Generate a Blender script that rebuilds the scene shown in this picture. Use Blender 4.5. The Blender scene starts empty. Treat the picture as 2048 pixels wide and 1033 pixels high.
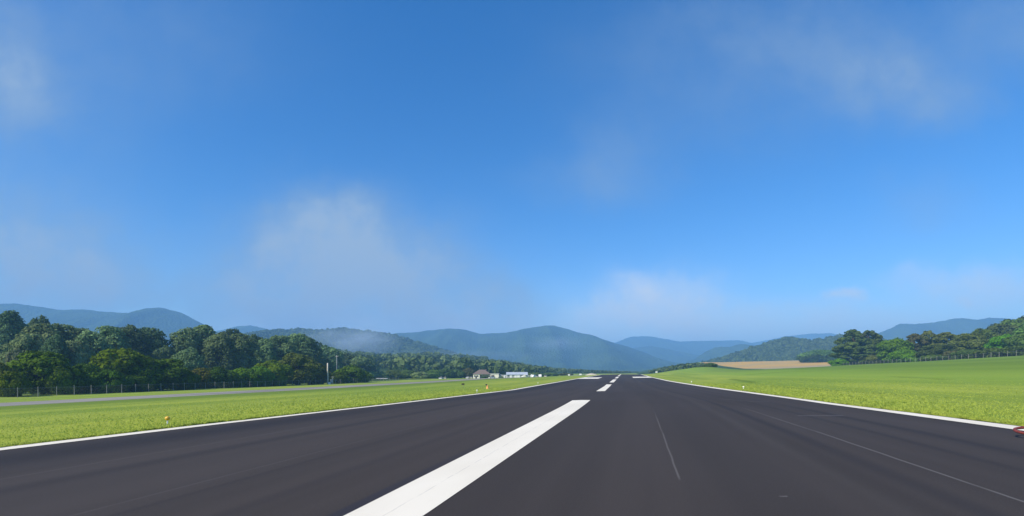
import bpy, math, random
import numpy as np
from mathutils import Vector

# ------------------------------------------------------------------ camera, sky, sun, exposure
scene = bpy.context.scene
COL = scene.collection
F, CX, HY, EYE = 1050.0, 1024.0, 744.0, 1.5      # focal length, centre column, eye-level row (photo pixels), eye height
cam_d = bpy.data.cameras.new("camera")
cam = bpy.data.objects.new("camera", cam_d)
COL.objects.link(cam)
cam.location = (0, 0, EYE)
cam.rotation_euler = (math.pi / 2, 0, 0)
cam_d.sensor_width = 36.0
cam_d.lens = 36.0 * F / 2048.0
cam_d.shift_y = (HY - 516.5) / 2048.0
cam_d.clip_start = 0.1
cam_d.clip_end = 30000
scene.camera = cam

SUN = Vector((-0.80, -0.60, 0.0)).normalized()
SUN_EL = math.radians(41)
scene.view_settings.view_transform = 'Standard'
scene.view_settings.look = 'None'
scene.view_settings.exposure = 0.55
scene.view_settings.gamma = 1.0
scene.render.engine = 'CYCLES'
scene.cycles.use_denoising = True
scene.cycles.max_bounces = 6
scene.cycles.diffuse_bounces = 3
scene.cycles.glossy_bounces = 2
scene.cycles.transmission_bounces = 3
scene.cycles.transparent_max_bounces = 8
scene.cycles.volume_bounces = 1

sun_d = bpy.data.lights.new("sun", 'SUN')
sun_d.energy = 4.5
sun_d.angle = math.radians(0.5)
sun_d.color = (1.0, 0.90, 0.74)
sun = bpy.data.objects.new("sun", sun_d)
COL.objects.link(sun)
sdir = Vector((SUN.x * math.cos(SUN_EL), SUN.y * math.cos(SUN_EL), math.sin(SUN_EL)))
sun.rotation_euler = sdir.to_track_quat('Z', 'Y').to_euler()
sun.location = (-300, -200, 400)


class NT:
    """small helper for node trees"""
    def __init__(self, tree):
        self.t = tree
        self.n = tree.nodes
        self.l = tree.links

    def new(self, typ, **kw):
        n = self.n.new(typ)
        for k, v in kw.items():
            setattr(n, k, v)
        return n

    def put(self, sock, v):
        if isinstance(v, bpy.types.NodeSocket):
            self.l.new(v, sock)
        else:
            sock.default_value = v

    def math(self, op, a, b=0.0, c=0.0, clamp=False):
        n = self.new('ShaderNodeMath', operation=op, use_clamp=clamp)
        self.put(n.inputs[0], a)
        self.put(n.inputs[1], b)
        self.put(n.inputs[2], c)
        return n.outputs[0]

    def mix(self, f, a, b, mode='MIX'):
        n = self.new('ShaderNodeMix', data_type='RGBA', blend_type=mode)
        self.put(n.inputs[0], f)
        self.put(n.inputs[6], a)
        self.put(n.inputs[7], b)
        return n.outputs[2]

    def noise(self, vec, scale, detail=3.0, rough=0.55, dim='3D'):
        n = self.new('ShaderNodeTexNoise', noise_dimensions=dim)
        if vec is not None:
            self.l.new(vec, n.inputs['Vector'])
        n.inputs['Scale'].default_value = scale
        n.inputs['Detail'].default_value = detail
        n.inputs['Roughness'].default_value = rough
        return n.outputs['Fac']

    def ramp(self, f, lo, hi, a=0.0, b=1.0):
        n = self.new('ShaderNodeMapRange', interpolation_type='SMOOTHSTEP')
        self.put(n.inputs[0], f)
        n.inputs[1].default_value = lo
        n.inputs[2].default_value = hi
        n.inputs[3].default_value = a
        n.inputs[4].default_value = b
        return n.outputs[0]

    def scaled(self, vec, s):
        n = self.new('ShaderNodeMapping')
        self.l.new(vec, n.inputs[0])
        n.inputs['Scale'].default_value = s
        return n.outputs[0]


def rgba(c):
    return (c[0], c[1], c[2], 1.0)


# ---- sky: Nishita plus thin morning cloud, both at infinity
SKY_STRENGTH = 0.115
world = bpy.data.worlds.new("World")
scene.world = world
world.use_nodes = True
world.node_tree.nodes.clear()
w = NT(world.node_tree)
sky = w.new('ShaderNodeTexSky', sky_type='NISHITA')
sky.sun_disc = False
sky.sun_elevation = SUN_EL
sky.sun_rotation = math.atan2(SUN.x, SUN.y)
sky.altitude = 700
sky.air_density = 1.0
sky.dust_density = 0.7
sky.ozone_density = 3.5
hsv = w.new('ShaderNodeHueSaturation')
hsv.inputs['Saturation'].default_value = 1.36
hsv.inputs['Hue'].default_value = 0.506
hsv.inputs['Value'].default_value = 1.08
w.l.new(sky.outputs[0], hsv.inputs['Color'])
tc = w.new('ShaderNodeTexCoord')
sep = w.new('ShaderNodeSeparateXYZ')
w.l.new(tc.outputs['Generated'], sep.inputs[0])
ya = w.math('MAXIMUM', w.math('ABSOLUTE', sep.outputs[1]), 0.05)
az = w.math('DIVIDE', sep.outputs[0], ya)           # tangent of the bearing
el = w.math('DIVIDE', sep.outputs[2], ya)           # tangent of the elevation
comb = w.new('ShaderNodeCombineXYZ')
w.l.new(az, comb.inputs[0])
w.l.new(el, comb.inputs[1])
wv = comb.outputs[0]
# bearings and elevations of the cloud banks: (row/col of the bank, half sizes, strength, tilt)
BANKS = [
    (652, 435, 85, 55, .92), (690, 520, 165, 95, .98), (800, 590, 170, 80, .98), (570, 545, 115, 85, .75), (880, 620, 140, 55, .95), (960, 640, 80, 30, .7),
    (660, 610, 190, 75, .85), (530, 610, 120, 50, .60), (960, 655, 90, 22, .60), (760, 640, 230, 40, .75), (880, 600, 90, 45, .60),
    (40, 190, 90, 70, .55), (10, 110, 70, 100, .30), (200, 90, 280, 110, .25), (120, 300, 160, 90, .14),
    (100, 545, 160, 80, .82), (-60, 500, 190, 125, .82), (195, 480, 80, 55, .36), (170, 590, 280, 30, .45),
    (1800, 165, 105, 70, .40), (1880, 215, 90, 45, .26), (1660, 150, 150, 65, .22), (1480, 130, 260, 140, .26), (1590, 60, 200, 60, .20),
    (1235, 320, 90, 65, .28), (1160, 360, 120, 40, .14), (1860, 400, 80, 50, .20), (2040, 50, 120, 90, .38),
]
warp = w.new('ShaderNodeTexNoise')
warp.inputs['Scale'].default_value = 7.0
warp.inputs['Detail'].default_value = 6.0
warp.inputs['Roughness'].default_value = 0.62
w.l.new(wv, warp.inputs['Vector'])
wsep = w.new('ShaderNodeSeparateColor')
w.l.new(warp.outputs['Color'], wsep.inputs[0])
azw = w.math('ADD', az, w.math('MULTIPLY', w.math('SUBTRACT', wsep.outputs[0], .5), .17))
elw = w.math('ADD', el, w.math('MULTIPLY', w.math('SUBTRACT', wsep.outputs[1], .5), .13))
tot = None
LOW_PUFFS = [
    (1325, 606, 66, 40, .95), (1265, 636, 85, 26, .95), (1380, 640, 120, 26, .55), (1250, 665, 130, 14, .45), (1295, 572, 70, 26, .30),
    (1690, 598, 28, 12, .70), (1950, 572, 110, 34, .60), (1932, 586, 12, 8, .8), (1850, 560, 90, 18, .25), (1700, 650, 420, 34, .40), (1310, 625, 140, 60, .30), (1150, 690, 1300, 40, .35),
]
BANKS = [b_ for b_ in BANKS if not (b_[0] > 1200 and b_[1] > 560)]


def bank_sum(banks):
    tot = None
    for px, py, rx, ry, s in banks:
        a0, e0 = (px - CX) / F, (HY - py) / F
        dx = w.math('MULTIPLY', w.math('SUBTRACT', azw, a0), F / rx)
        dy = w.math('MULTIPLY', w.math('SUBTRACT', elw, e0), F / ry)
        q = w.math('ADD', w.math('MULTIPLY', dx, dx), w.math('MULTIPLY', dy, dy))
        g = w.math('MULTIPLY', w.math('EXPONENT', w.math('MULTIPLY', w.math('POWER', q, 1.35), -0.55)), s)
        # soft union
        tot = g if tot is None else w.math('SUBTRACT', w.math('ADD', tot, g), w.math('MULTIPLY', tot, g))
    return tot


tot, tot2 = bank_sum(BANKS), bank_sum(LOW_PUFFS)
fb = w.noise(wv, 9.0, 6.0, 0.6)
fb2 = w.noise(wv, 2.6, 3.0, 0.5)
wisp = w.math('ADD', w.math('ADD', w.math('MULTIPLY', w.ramp(fb, .25, .75), .50), w.math('MULTIPLY', w.ramp(fb2, .3, .7), .30)), .46)
front = w.ramp(sep.outputs[1], 0.0, 0.25)
cl = w.math('MULTIPLY', w.math('MULTIPLY', tot, wisp, clamp=True), front)
cl2 = w.math('MULTIPLY', w.math('MULTIPLY', tot2, wisp, clamp=True), front)
CLOUD = (1.75, 2.5, 3.55)
mixc = w.mix(cl, hsv.outputs[0], w.mix(w.ramp(cl, .45, .95), rgba(CLOUD), rgba((2.2, 2.95, 3.95))))
mixc = w.mix(cl2, mixc, rgba((5.0, 5.3, 5.7)))
bg = w.new('ShaderNodeBackground')
bg.inputs['Strength'].default_value = SKY_STRENGTH
w.l.new(mixc, bg.inputs[0])
wo = w.new('ShaderNodeOutputWorld')
w.l.new(bg.outputs[0], wo.inputs[0])


# ------------------------------------------------------------------ helpers
def tag(o, label=None, cat=None, group=None, kind=None):
    if label: o['label'] = label
    if cat: o['category'] = cat
    if group: o['group'] = group
    if kind: o['kind'] = kind
    return o


def link(o, parent=None):
    COL.objects.link(o)
    if parent is not None:
        o.parent = parent
    return o


def empty(name, loc, rz=0.0):
    o = bpy.data.objects.new(name, None)
    o.empty_display_size = 0.2
    o.location = loc
    o.rotation_euler = (0, 0, rz)
    return link(o)


def mesh_np(name, verts, faces, mats=(), smooth=False, fattr=None):
    """verts (n,3), faces (m,k) arrays"""
    verts = np.asarray(verts, np.float32)
    faces = np.asarray(faces, np.int32)
    me = bpy.data.meshes.new(name)
    k = faces.shape[1]
    me.vertices.add(len(verts))
    me.vertices.foreach_set('co', verts.ravel())
    me.loops.add(faces.size)
    me.loops.foreach_set('vertex_index', faces.ravel())
    me.polygons.add(len(faces))
    me.polygons.foreach_set('loop_start', np.arange(0, faces.size, k, dtype=np.int32))
    if smooth:
        me.polygons.foreach_set('use_smooth', np.ones(len(faces), bool))
    for m in mats:
        me.materials.append(m)
    me.update(calc_edges=True)
    if fattr is not None:
        at = me.attributes.new('tone', 'FLOAT', 'FACE')
        at.data.foreach_set('value', np.asarray(fattr, np.float32))
    return me


class MB:
    """collects polygons of one mesh"""
    def __init__(self):
        self.v, self.f = [], []

    def poly(self, pts):
        i = len(self.v)
        self.v += [tuple(p) for p in pts]
        self.f.append(tuple(range(i, i + len(pts))))

    def box(self, c, s, taper=1.0, rz=0.0):
        cx, cy, cz = c
        a, b, h = s[0] / 2, s[1] / 2, s[2] / 2
        cr, sr = math.cos(rz), math.sin(rz)
        i = len(self.v)
        for z, k in ((-h, 1.0), (h, taper)):
            for x, y in ((-a, -b), (a, -b), (a, b), (-a, b)):
                x, y = x * k, y * k
                self.v.append((cx + x * cr - y * sr, cy + x * sr + y * cr, cz + z))
        for q in ((0, 3, 2, 1), (4, 5, 6, 7), (0, 1, 5, 4), (1, 2, 6, 5), (2, 3, 7, 6), (3, 0, 4, 7)):
            self.f.append(tuple(i + k for k in q))

    def tube(self, pts, rad, n=8):
        """swept tube through points with a radius each"""
        pts = [Vector(p) for p in pts]
        if not hasattr(rad, '__len__'):
            rad = [rad] * len(pts)
        base = len(self.v)
        for k, p in enumerate(pts):
            d = (pts[min(k + 1, len(pts) - 1)] - pts[max(k - 1, 0)]).normalized()
            up = Vector((0, 0, 1)) if abs(d.z) < .9 else Vector((1, 0, 0))
            a = d.cross(up).normalized()
            b = d.cross(a)
            for j in range(n):
                t = 2 * math.pi * j / n
                self.v.append(tuple(p + (a * math.cos(t) + b * math.sin(t)) * rad[k]))
        for k in range(len(pts) - 1):
            for j in range(n):
                j2 = (j + 1) % n
                self.f.append((base + k * n + j, base + k * n + j2, base + (k + 1) * n + j2, base + (k + 1) * n + j))
        self.f.append(tuple(base + j for j in range(n))[::-1])
        self.f.append(tuple(base + (len(pts) - 1) * n + j for j in range(n)))

    def lathe(self, prof, n=16, c=(0, 0, 0)):
        base = len(self.v)
        for r, z in prof:
            for j in range(n):
                t = 2 * math.pi * j / n
                self.v.append((c[0] + r * math.cos(t), c[1] + r * math.sin(t), c[2] + z))
        for k in range(len(prof) - 1):
            for j in range(n):
                j2 = (j + 1) % n
                self.f.append((base + k * n + j, base + k * n + j2, base + (k + 1) * n + j2, base + (k + 1) * n + j))
        self.f.append(tuple(base + j for j in range(n))[::-1])
        self.f.append(tuple(base + (len(prof) - 1) * n + j for j in range(n)))

    def build(self, name, mat, parent=None, smooth=False):
        me = bpy.data.meshes.new(name)
        me.from_pydata(self.v, [], self.f)
        me.materials.append(mat)
        if smooth:
            me.polygons.foreach_set('use_smooth', [True] * len(me.polygons))
        me.update()
        return link(bpy.data.objects.new(name, me), parent)


def copy_tree(o, parent=None):
    c = o.copy()
    link(c, parent)
    for ch in list(o.children):
        copy_tree(ch, c)
    return c


_rs = np.random.RandomState(7)
_LAT = _rs.rand(256, 256)


def vnoise(x, y):
    x, y = np.broadcast_arrays(np.asarray(x, float), np.asarray(y, float))
    xi, yi = np.floor(x).astype(int), np.floor(y).astype(int)
    fx, fy = x - xi, y - yi
    fx, fy = fx * fx * (3 - 2 * fx), fy * fy * (3 - 2 * fy)
    a, b = _LAT[xi % 256, yi % 256], _LAT[(xi + 1) % 256, yi % 256]
    c, d = _LAT[xi % 256, (yi + 1) % 256], _LAT[(xi + 1) % 256, (yi + 1) % 256]
    return (a * (1 - fx) + b * fx) * (1 - fy) + (c * (1 - fx) + d * fx) * fy


def fbm(x, y, octv=4):
    s, a, n = 0, .5, 0
    for k in range(octv):
        s = s + a * (vnoise(x * 2 ** k + 17.3 * k, y * 2 ** k + 5.1 * k) - .5)
        n += a
        a *= .5
    return s / n


def sstep(a, b, x):
    t = np.clip((np.asarray(x, float) - a) / (b - a), 0, 1)
    return t * t * (3 - 2 * t)


# ------------------------------------------------------------------ the lie of the land
# u = distance across the runway from its centre line, Y = distance ahead of the viewer
_CY = np.array([-60, 5.83, 26.5, 54, 92, 312, 9000.])
_CXv = np.array([-17.3, -1.42, 3.58, 9.1, 17.0, 64.5, 64.5 + .2155 * 8688])
_fy = np.arange(-60, 420, 1.0)
_fx = np.interp(_fy, _CY, _CXv)
_k = np.ones(15) / 15
_fx[8:-8] = np.convolve(_fx, _k, 'same')[8:-8]


def xc(Y):
    Y = np.asarray(Y, float)
    return np.where(Y < 400, np.interp(Y, _fy, _fx), np.interp(Y, _CY, _CXv))


KNOTS = {
    -14000: ([0, 200, 700, 9000], [10, 14, 40, 40]),
    -1000: ([0, 200, 700, 9000], [6, 12, 34, 36]),
    -500: ([0, 150, 200, 350, 700, 9000], [1, 1, 3, 8, 25, 28]),
    -250: ([0, 250, 350, 500, 700, 1000, 9000], [-2, -2, 0, 5, 12, 18, 18]),
    -150: ([0, 350, 500, 700, 1000, 9000], [-3.1, -3.1, -.6, 4, 6, 6]),
    -105: ([0, 350, 600, 1000, 9000], [-3.1, -3.1, -1.6, 0, 0]),
    -60: ([0, 100, 350, 600, 700, 9000], [-1.35, -1.35, -2.7, -1.2, -.7, -.7]),
    -38: ([0, 100, 143, 350, 600, 9000], [-.52, -.5, -.35, -1.6, -.9, -.7]),
    -12.4: ([-60, 5, 12, 18, 27, 67, 114, 171, 328, 420, 600, 1200], [-.27, -.29, -.30, -.33, -.42, -.86, -.77, -.62, -.37, -1.4, -.85, -1.5]),
    0: ([-60, 5.8, 26.5, 40, 54, 80, 110, 150, 200, 312, 420, 600, 1200], [-.12, -.10, .07, -.2, -.5, -.72, -.72, -.6, -.42, 0.0, -1.2, -.75, -1.5]),
    12.4: ([-60, 5, 12, 25, 66, 110, 176, 305, 420, 600, 1200], [.22, .19, .16, -.02, -.25, -.42, -.41, -.06, -1.0, -.6, -1.0]),
    20: ([-60, 5, 12, 25, 66, 110, 176, 305, 420, 600, 1200], [.30, .27, .24, .08, -.10, -.22, -.15, .3, -.5, -.4, -1.0]),
    23: ([-60, 5, 12, 25, 66, 110, 176, 305, 420, 600, 1200], [.62, .6, .58, .46, .28, .15, .15, .5, -.3, -.3, -1.0]),
    131: ([-60, 170, 313, 345, 420, 536, 650, 750, 900, 9000], [7.2, 6.7, 4.8, 2.9, 3.5, 5, 9, 14, 18, 18]),
    200: ([-60, 100, 300, 400, 530, 666, 800, 9000], [10, 10, 8, 6.3, 7.4, 13, 17, 18]),
    300: ([-60, 100, 300, 400, 600, 700, 900, 9000], [18, 18, 16, 13, 14, 18, 21, 22]),
    500: ([-60, 300, 700, 9000], [30, 28, 24, 24]),
    14000: ([-60, 300, 9000], [60, 60, 60]),
}
_KU = np.array(sorted(KNOTS))


def zt(u, Y):
    u, Y = np.broadcast_arrays(np.asarray(u, float), np.asarray(Y, float))
    prof = np.stack([np.interp(Y, *KNOTS[k]) for k in _KU])
    j = np.clip(np.searchsorted(_KU, u, side='right') - 1, 0, len(_KU) - 2)
    a, b = _KU[j], _KU[j + 1]
    t = np.clip((u - a) / (b - a), 0, 1)
    za = np.take_along_axis(prof.reshape(len(_KU), -1), j.reshape(1, -1), 0).reshape(u.shape)
    zb = np.take_along_axis(prof.reshape(len(_KU), -1), (j + 1).reshape(1, -1), 0).reshape(u.shape)
    z = za + (zb - za) * t
    off = sstep(14, 40, np.abs(u)) * (1 - sstep(-44, -40, u) * (1 - sstep(-31, -27, u)))
    far = np.clip(np.abs(u) / 80, 0.3, 3.0)
    z = z + off * far * 0.22 * fbm(u / 23, Y / 41, 3)
    # grass bank right of the runway end
    z = z + 2.9 * np.exp(-((u - 47) / 13) ** 2 - ((Y - 300) / 34) ** 2) + .9 * np.exp(-((u - 30) / 8) ** 2 - ((Y - 285) / 60) ** 2)
    return z


def P(u, Y, dz=0.0):
    return np.stack([xc(Y) + u, np.asarray(Y, float) + 0 * u, zt(u, Y) + dz], -1)


def u_of(px, Y):
    return (px - CX) / F * Y - float(xc(Y))


def at(px, Y, dz=0.0):
    """ground point seen in column px at distance Y"""
    u = u_of(px, Y)
    return Vector(((px - CX) / F * Y, Y, float(zt(u, Y)) + dz))


def grid_mesh(name, us, Ys, mats, dz=0.0, smooth=True, zfun=None):
    U, YY = np.meshgrid(us, Ys)
    V = P(U, YY)
    V[..., 2] += dz if zfun is None else zfun(U, YY)
    nu, ny = len(us), len(Ys)
    i = np.arange((ny - 1) * nu).reshape(ny - 1, nu)[:, :-1].ravel()
    Fc = np.stack([i, i + 1, i + nu + 1, i + nu], -1)
    me = mesh_np(name, V.reshape(-1, 3), Fc, mats, smooth)
    uv = me.uv_layers.new(name='track')
    UVs = np.stack([U, YY], -1).reshape(-1, 2).astype(np.float32)
    li = np.empty(len(me.loops), np.int32)
    me.loops.foreach_get('vertex_index', li)
    uv.data.foreach_set('uv', UVs[li].ravel())
    return me


# ------------------------------------------------------------------ materials
def new_mat(name):
    m = bpy.data.materials.new(name)
    m.use_nodes = True
    m.node_tree.nodes.clear()
    n = NT(m.node_tree)
    out = n.new('ShaderNodeOutputMaterial')
    return m, n, out


def principled(n, out, col, rough=0.6, spec=0.3, metal=0.0, normal=None):
    b = n.new('ShaderNodeBsdfPrincipled')
    n.put(b.inputs['Base Color'], col)
    n.put(b.inputs['Roughness'], rough)
    b.inputs['Specular IOR Level'].default_value = spec
    b.inputs['Metallic'].default_value = metal
    if normal is not None:
        n.l.new(normal, b.inputs['Normal'])
    n.l.new(b.outputs[0], out.inputs['Surface'])
    return b


def bump(n, h, strength, dist):
    b = n.new('ShaderNodeBump')
    b.inputs['Strength'].default_value = strength
    b.inputs['Distance'].default_value = dist
    n.l.new(h, b.inputs['Height'])
    return b.outputs[0]


def simple_mat(name, col, rough=0.6, spec=0.3, metal=0.0, vary=0.15, scale=3.0):
    m, n, out = new_mat(name)
    t = n.new('ShaderNodeTexCoord')
    f = n.noise(t.outputs['Object'], scale, 4.0)
    c2 = tuple(c * (1 - vary * 2) for c in col)
    principled(n, out, n.mix(n.ramp(f, .35, .65), rgba(c2), rgba(col)), rough, spec, metal)
    return m


def track_uv(n):
    t = n.new('ShaderNodeUVMap', uv_map='track')
    s = n.new('ShaderNodeSeparateXYZ')
    n.l.new(t.outputs[0], s.inputs[0])
    return t.outputs[0], s.outputs[0], s.outputs[1]


def make_grass():
    m, n, out = new_mat("grass_turf")
    vec, u, y = track_uv(n)
    geo = n.new('ShaderNodeNewGeometry')
    pos = geo.outputs['Position']
    big = n.noise(n.scaled(vec, (.05, .022, 1)), 1.0, 4.0, .55)
    strip = n.noise(n.scaled(vec, (.26, .012, 1)), 1.0, 3.0, .5)       # mower passes run along the runway
    mid = n.noise(n.scaled(vec, (.9, .35, 1)), 1.0, 4.0, .6)
    fine = n.noise(pos, 5.0, 5.0, .7)
    a, b, c = (.175, .260, .038), (.300, .350, .055), (.110, .190, .026)
    col = n.mix(n.ramp(big, .3, .7), rgba(a), rgba(b))
    col = n.mix(n.math('MULTIPLY', n.ramp(strip, .42, .62), .55), col, rgba(c))
    col = n.mix(n.math('MULTIPLY', n.ramp(mid, .5, .75), .30), col, rgba((.26, .30, .05)))
    col = n.mix(n.math('MULTIPLY', n.ramp(fine, .42, .68), .30), col, rgba((.075, .15, .016)))
    col = n.mix(n.math('MULTIPLY', n.ramp(fine, .60, .35), .20), col, rgba((.28, .36, .06)))
    # yellower, drier turf along the pavement edges
    au = n.math('ABSOLUTE', u)
    dry = n.math('MULTIPLY', n.ramp(au, 22, 12, 0, .5), n.ramp(mid, .3, .6))
    col = n.mix(dry, col, rgba((.310, .345, .040)))
    # longer, greener sward on the right-hand slope and beside the access road
    wv_ = n.math('ADD', u, n.math('MULTIPLY', n.math('SUBTRACT', big, .5), 9.0))
    slope = n.math('MULTIPLY', n.ramp(wv_, 20, 38), n.ramp(strip, .30, .60, .45, .95))
    col = n.mix(slope, col, rgba((.190, .300, .042)))
    roadside = n.math('MULTIPLY', n.ramp(wv_, -27.5, -30.5), n.ramp(wv_, -36, -33))
    col = n.mix(n.math('MULTIPLY', roadside, .75), col, rgba((.105, .175, .030)))
    lines = n.noise(n.scaled(vec, (1.1, .020, 1)), 1.0, 2.0, .5)
    col = n.mix(n.math('MULTIPLY', n.ramp(lines, .60, .72), .45), col, rgba((.110, .190, .022)))
    # tall-grass lines, and ditch shade put into the colour, on the right-hand slope
    for (ua, yaa), (ub, yb), wd_, s_ in (((17.6, 55), (19.3, 32), .30, .6), ((20.5, 72), (22.5, 98), .4, .55), ((33, 128), (44, 136), 1.0, .6), ((58, 168), (74, 180), 1.3, .6), ((30, 45), (33, 60), .35, .35), ((80, 215), (110, 262), 1.6, .5)):
        du, dy_ = ub - ua, yb - yaa
        pu, py_ = n.math('SUBTRACT', n.math('ADD', u, n.math('MULTIPLY', n.math('SUBTRACT', mid, .5), 1.6)), ua), n.math('SUBTRACT', y, yaa)
        t = n.math('DIVIDE', n.math('ADD', n.math('MULTIPLY', pu, du), n.math('MULTIPLY', py_, dy_)), du * du + dy_ * dy_, clamp=True)
        ex, ey = n.math('SUBTRACT', pu, n.math('MULTIPLY', t, du)), n.math('SUBTRACT', py_, n.math('MULTIPLY', t, dy_))
        dd_ = n.math('SQRT', n.math('ADD', n.math('MULTIPLY', ex, ex), n.math('MULTIPLY', ey, ey)))
        col = n.mix(n.math('MULTIPLY', n.ramp(dd_, wd_ * 2.2, wd_ * .4), s_), col, rgba((.070, .120, .014)))
    high = n.math('MULTIPLY', n.ramp(wv_, 28, 62), n.ramp(big, .25, .65, .5, .95))
    col = n.mix(high, col, rgba((.105, .175, .026)))
    tuft = n.noise(n.scaled(vec, (1.5, .5, 1)), 1.0, 4.0, .65)
    col = n.mix(n.math('MULTIPLY', n.ramp(tuft, .60, .75), .35), col, rgba((.36, .38, .11)))
    h = n.math('ADD', n.math('MULTIPLY', fine, .6), n.math('MULTIPLY', mid, .6))
    nb = bump(n, h, .7, .12)
    principled(n, out, col, .9, .08, 0, nb)
    return m


def make_floor():
    m, n, out = new_mat("woodland_floor")
    geo = n.new('ShaderNodeNewGeometry')
    f = n.noise(geo.outputs['Position'], .12, 5.0, .6)
    col = n.mix(n.ramp(f, .35, .65), rgba((.025, .050, .010)), rgba((.055, .095, .020)))
    principled(n, out, col, .95, .05, 0, bump(n, f, .8, 2.0))
    return m


def make_field():
    m, n, out = new_mat("stubble_soil")
    vec, u, y = track_uv(n)
    f = n.noise(n.scaled(vec, (.02, .02, 1)), 1.0, 5.0, .6)
    g = n.noise(n.scaled(vec, (.03, .5, 1)), 1.0, 3.0, .6)
    col = n.mix(n.ramp(f, .35, .65), rgba((.46, .29, .075)), rgba((.34, .26, .12)))
    col = n.mix(n.math('MULTIPLY', n.ramp(g, .45, .65), .5), col, rgba((.58, .36, .09)))
    col = n.mix(n.ramp(n.math('ADD', y, n.math('MULTIPLY', f, 160)), 640, 560), col, rgba((.33, .265, .165)))
    principled(n, out, col, .95, .05)
    return m


def make_asphalt():
    m, n, out = new_mat("runway_asphalt")
    vec, u, y = track_uv(n)
    lanes = n.noise(n.scaled(vec, (.55, .012, 1)), 1.0, 3.0, .6)      # paver passes
    big = n.noise(n.scaled(vec, (.12, .05, 1)), 1.0, 4.0, .5)
    fine = n.noise(vec, 38.0, 3.0, .7)
    grit = n.noise(vec, 160.0, 2.0, .7)
    col = n.mix(n.ramp(lanes, .38, .64), rgba((.038, .033, .031)), rgba((.049, .042, .039)))
    col = n.mix(n.math('MULTIPLY', n.ramp(big, .35, .7), .35), col, rgba((.060, .055, .055)))
    col = n.mix(n.math('MULTIPLY', n.ramp(fine, .45, .7), .28), col, rgba((.075, .073, .076)))
    col = n.mix(n.math('MULTIPLY', n.ramp(grit, .5, .8), .35), col, rgba((.018, .018, .02)))
    # long seams between paving lanes, fading in and out
    gap = n.ramp(n.noise(n.scaled(vec, (.0, .16, 1)), 1.0, 4.0, .7), .34, .52)
    wob = n.math('MULTIPLY', n.math('SUBTRACT', n.noise(n.scaled(vec, (0, .45, 1)), 1.0, 3.0, .6), .5), .05)
    uw = n.math('ADD', u, wob)
    for u0, wid, s, y0, y1 in ((3.40, .012, .30, 7.6, 21), (7.08, .016, .42, 3, 24), (-3.7, .02, .10, 6, 70), (-7.3, .02, .10, 6, 70)):
        d = n.math('ABSOLUTE', n.math('SUBTRACT', uw, u0))
        k = n.math('MULTIPLY', n.ramp(d, wid * 2, wid * .4), s)
        k = n.math('MULTIPLY', k, n.math('ADD', n.math('MULTIPLY', gap, .75), .25))
        k = n.math('MULTIPLY', k, n.math('MULTIPLY', n.ramp(y, y1, y1 * .75), n.ramp(y, y0 * .95, y0)))
        col = n.mix(k, col, rgba((.21, .205, .20)))
    # darker sealed joints and tyre bands, with a broad darker band near the left edge
    for u0, wid, s in ((6.4, .30, .6), (9.3, .35, .55), (8.3, .2, .4), (-6.2, .5, .35), (-9.8, 2.6, .75), (-1.9, .25, .35), (5.6, .3, -.16), (-3.2, .12, .3)):
        d = n.math('ABSOLUTE', n.math('SUBTRACT', uw, u0))
        k = n.math('MULTIPLY', n.ramp(d, wid, 0), n.math('MULTIPLY', n.ramp(big, .2, .6, .35, 1.0), abs(s)))
        col = n.mix(k, col, rgba((.022, .022, .026) if s > 0 else (.088, .083, .078)))
    # short pale scuffs left by tail skids
    for (ua, yaa), (ub, yb), s in (((8.1, 17.3), (9.5, 17.25), .5), ((7.5, 29.6), (8.6, 26.6), .45), ((8.6, 26.6), (9.4, 26.4), .35), ((4.52, 6.3), (4.60, 6.29), .6)):
        du, dy_ = ub - ua, yb - yaa
        L2 = du * du + dy_ * dy_
        pu, py_ = n.math('SUBTRACT', u, ua), n.math('SUBTRACT', y, yaa)
        t = n.math('DIVIDE', n.math('ADD', n.math('MULTIPLY', pu, du), n.math('MULTIPLY', py_, dy_)), L2, clamp=True)
        ex, ey = n.math('SUBTRACT', pu, n.math('MULTIPLY', t, du)), n.math('SUBTRACT', py_, n.math('MULTIPLY', t, dy_))
        dd_ = n.math('SQRT', n.math('ADD', n.math('MULTIPLY', ex, ex), n.math('MULTIPLY', n.math('MULTIPLY', ey, ey), .35)))
        col = n.mix(n.math('MULTIPLY', n.ramp(dd_, .07 if yaa > 10 else .022, .02 if yaa > 10 else .005), n.math('MULTIPLY', n.ramp(fine, .35, .6), s)), col, rgba((.24, .23, .23)))
    # sealer band left beside the repainted centre stripe
    d = n.math('ABSOLUTE', n.math('SUBTRACT', u, -.56))
    col = n.mix(n.math('MULTIPLY', n.ramp(d, .14, .05), n.ramp(y, 15, 4, 0, .6)), col, rgba((.020, .024, .040)))
    h = n.math('ADD', fine, grit)
    principled(n, out, col, .85, .10, 0, bump(n, h, .35, .01))
    return m


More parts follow.
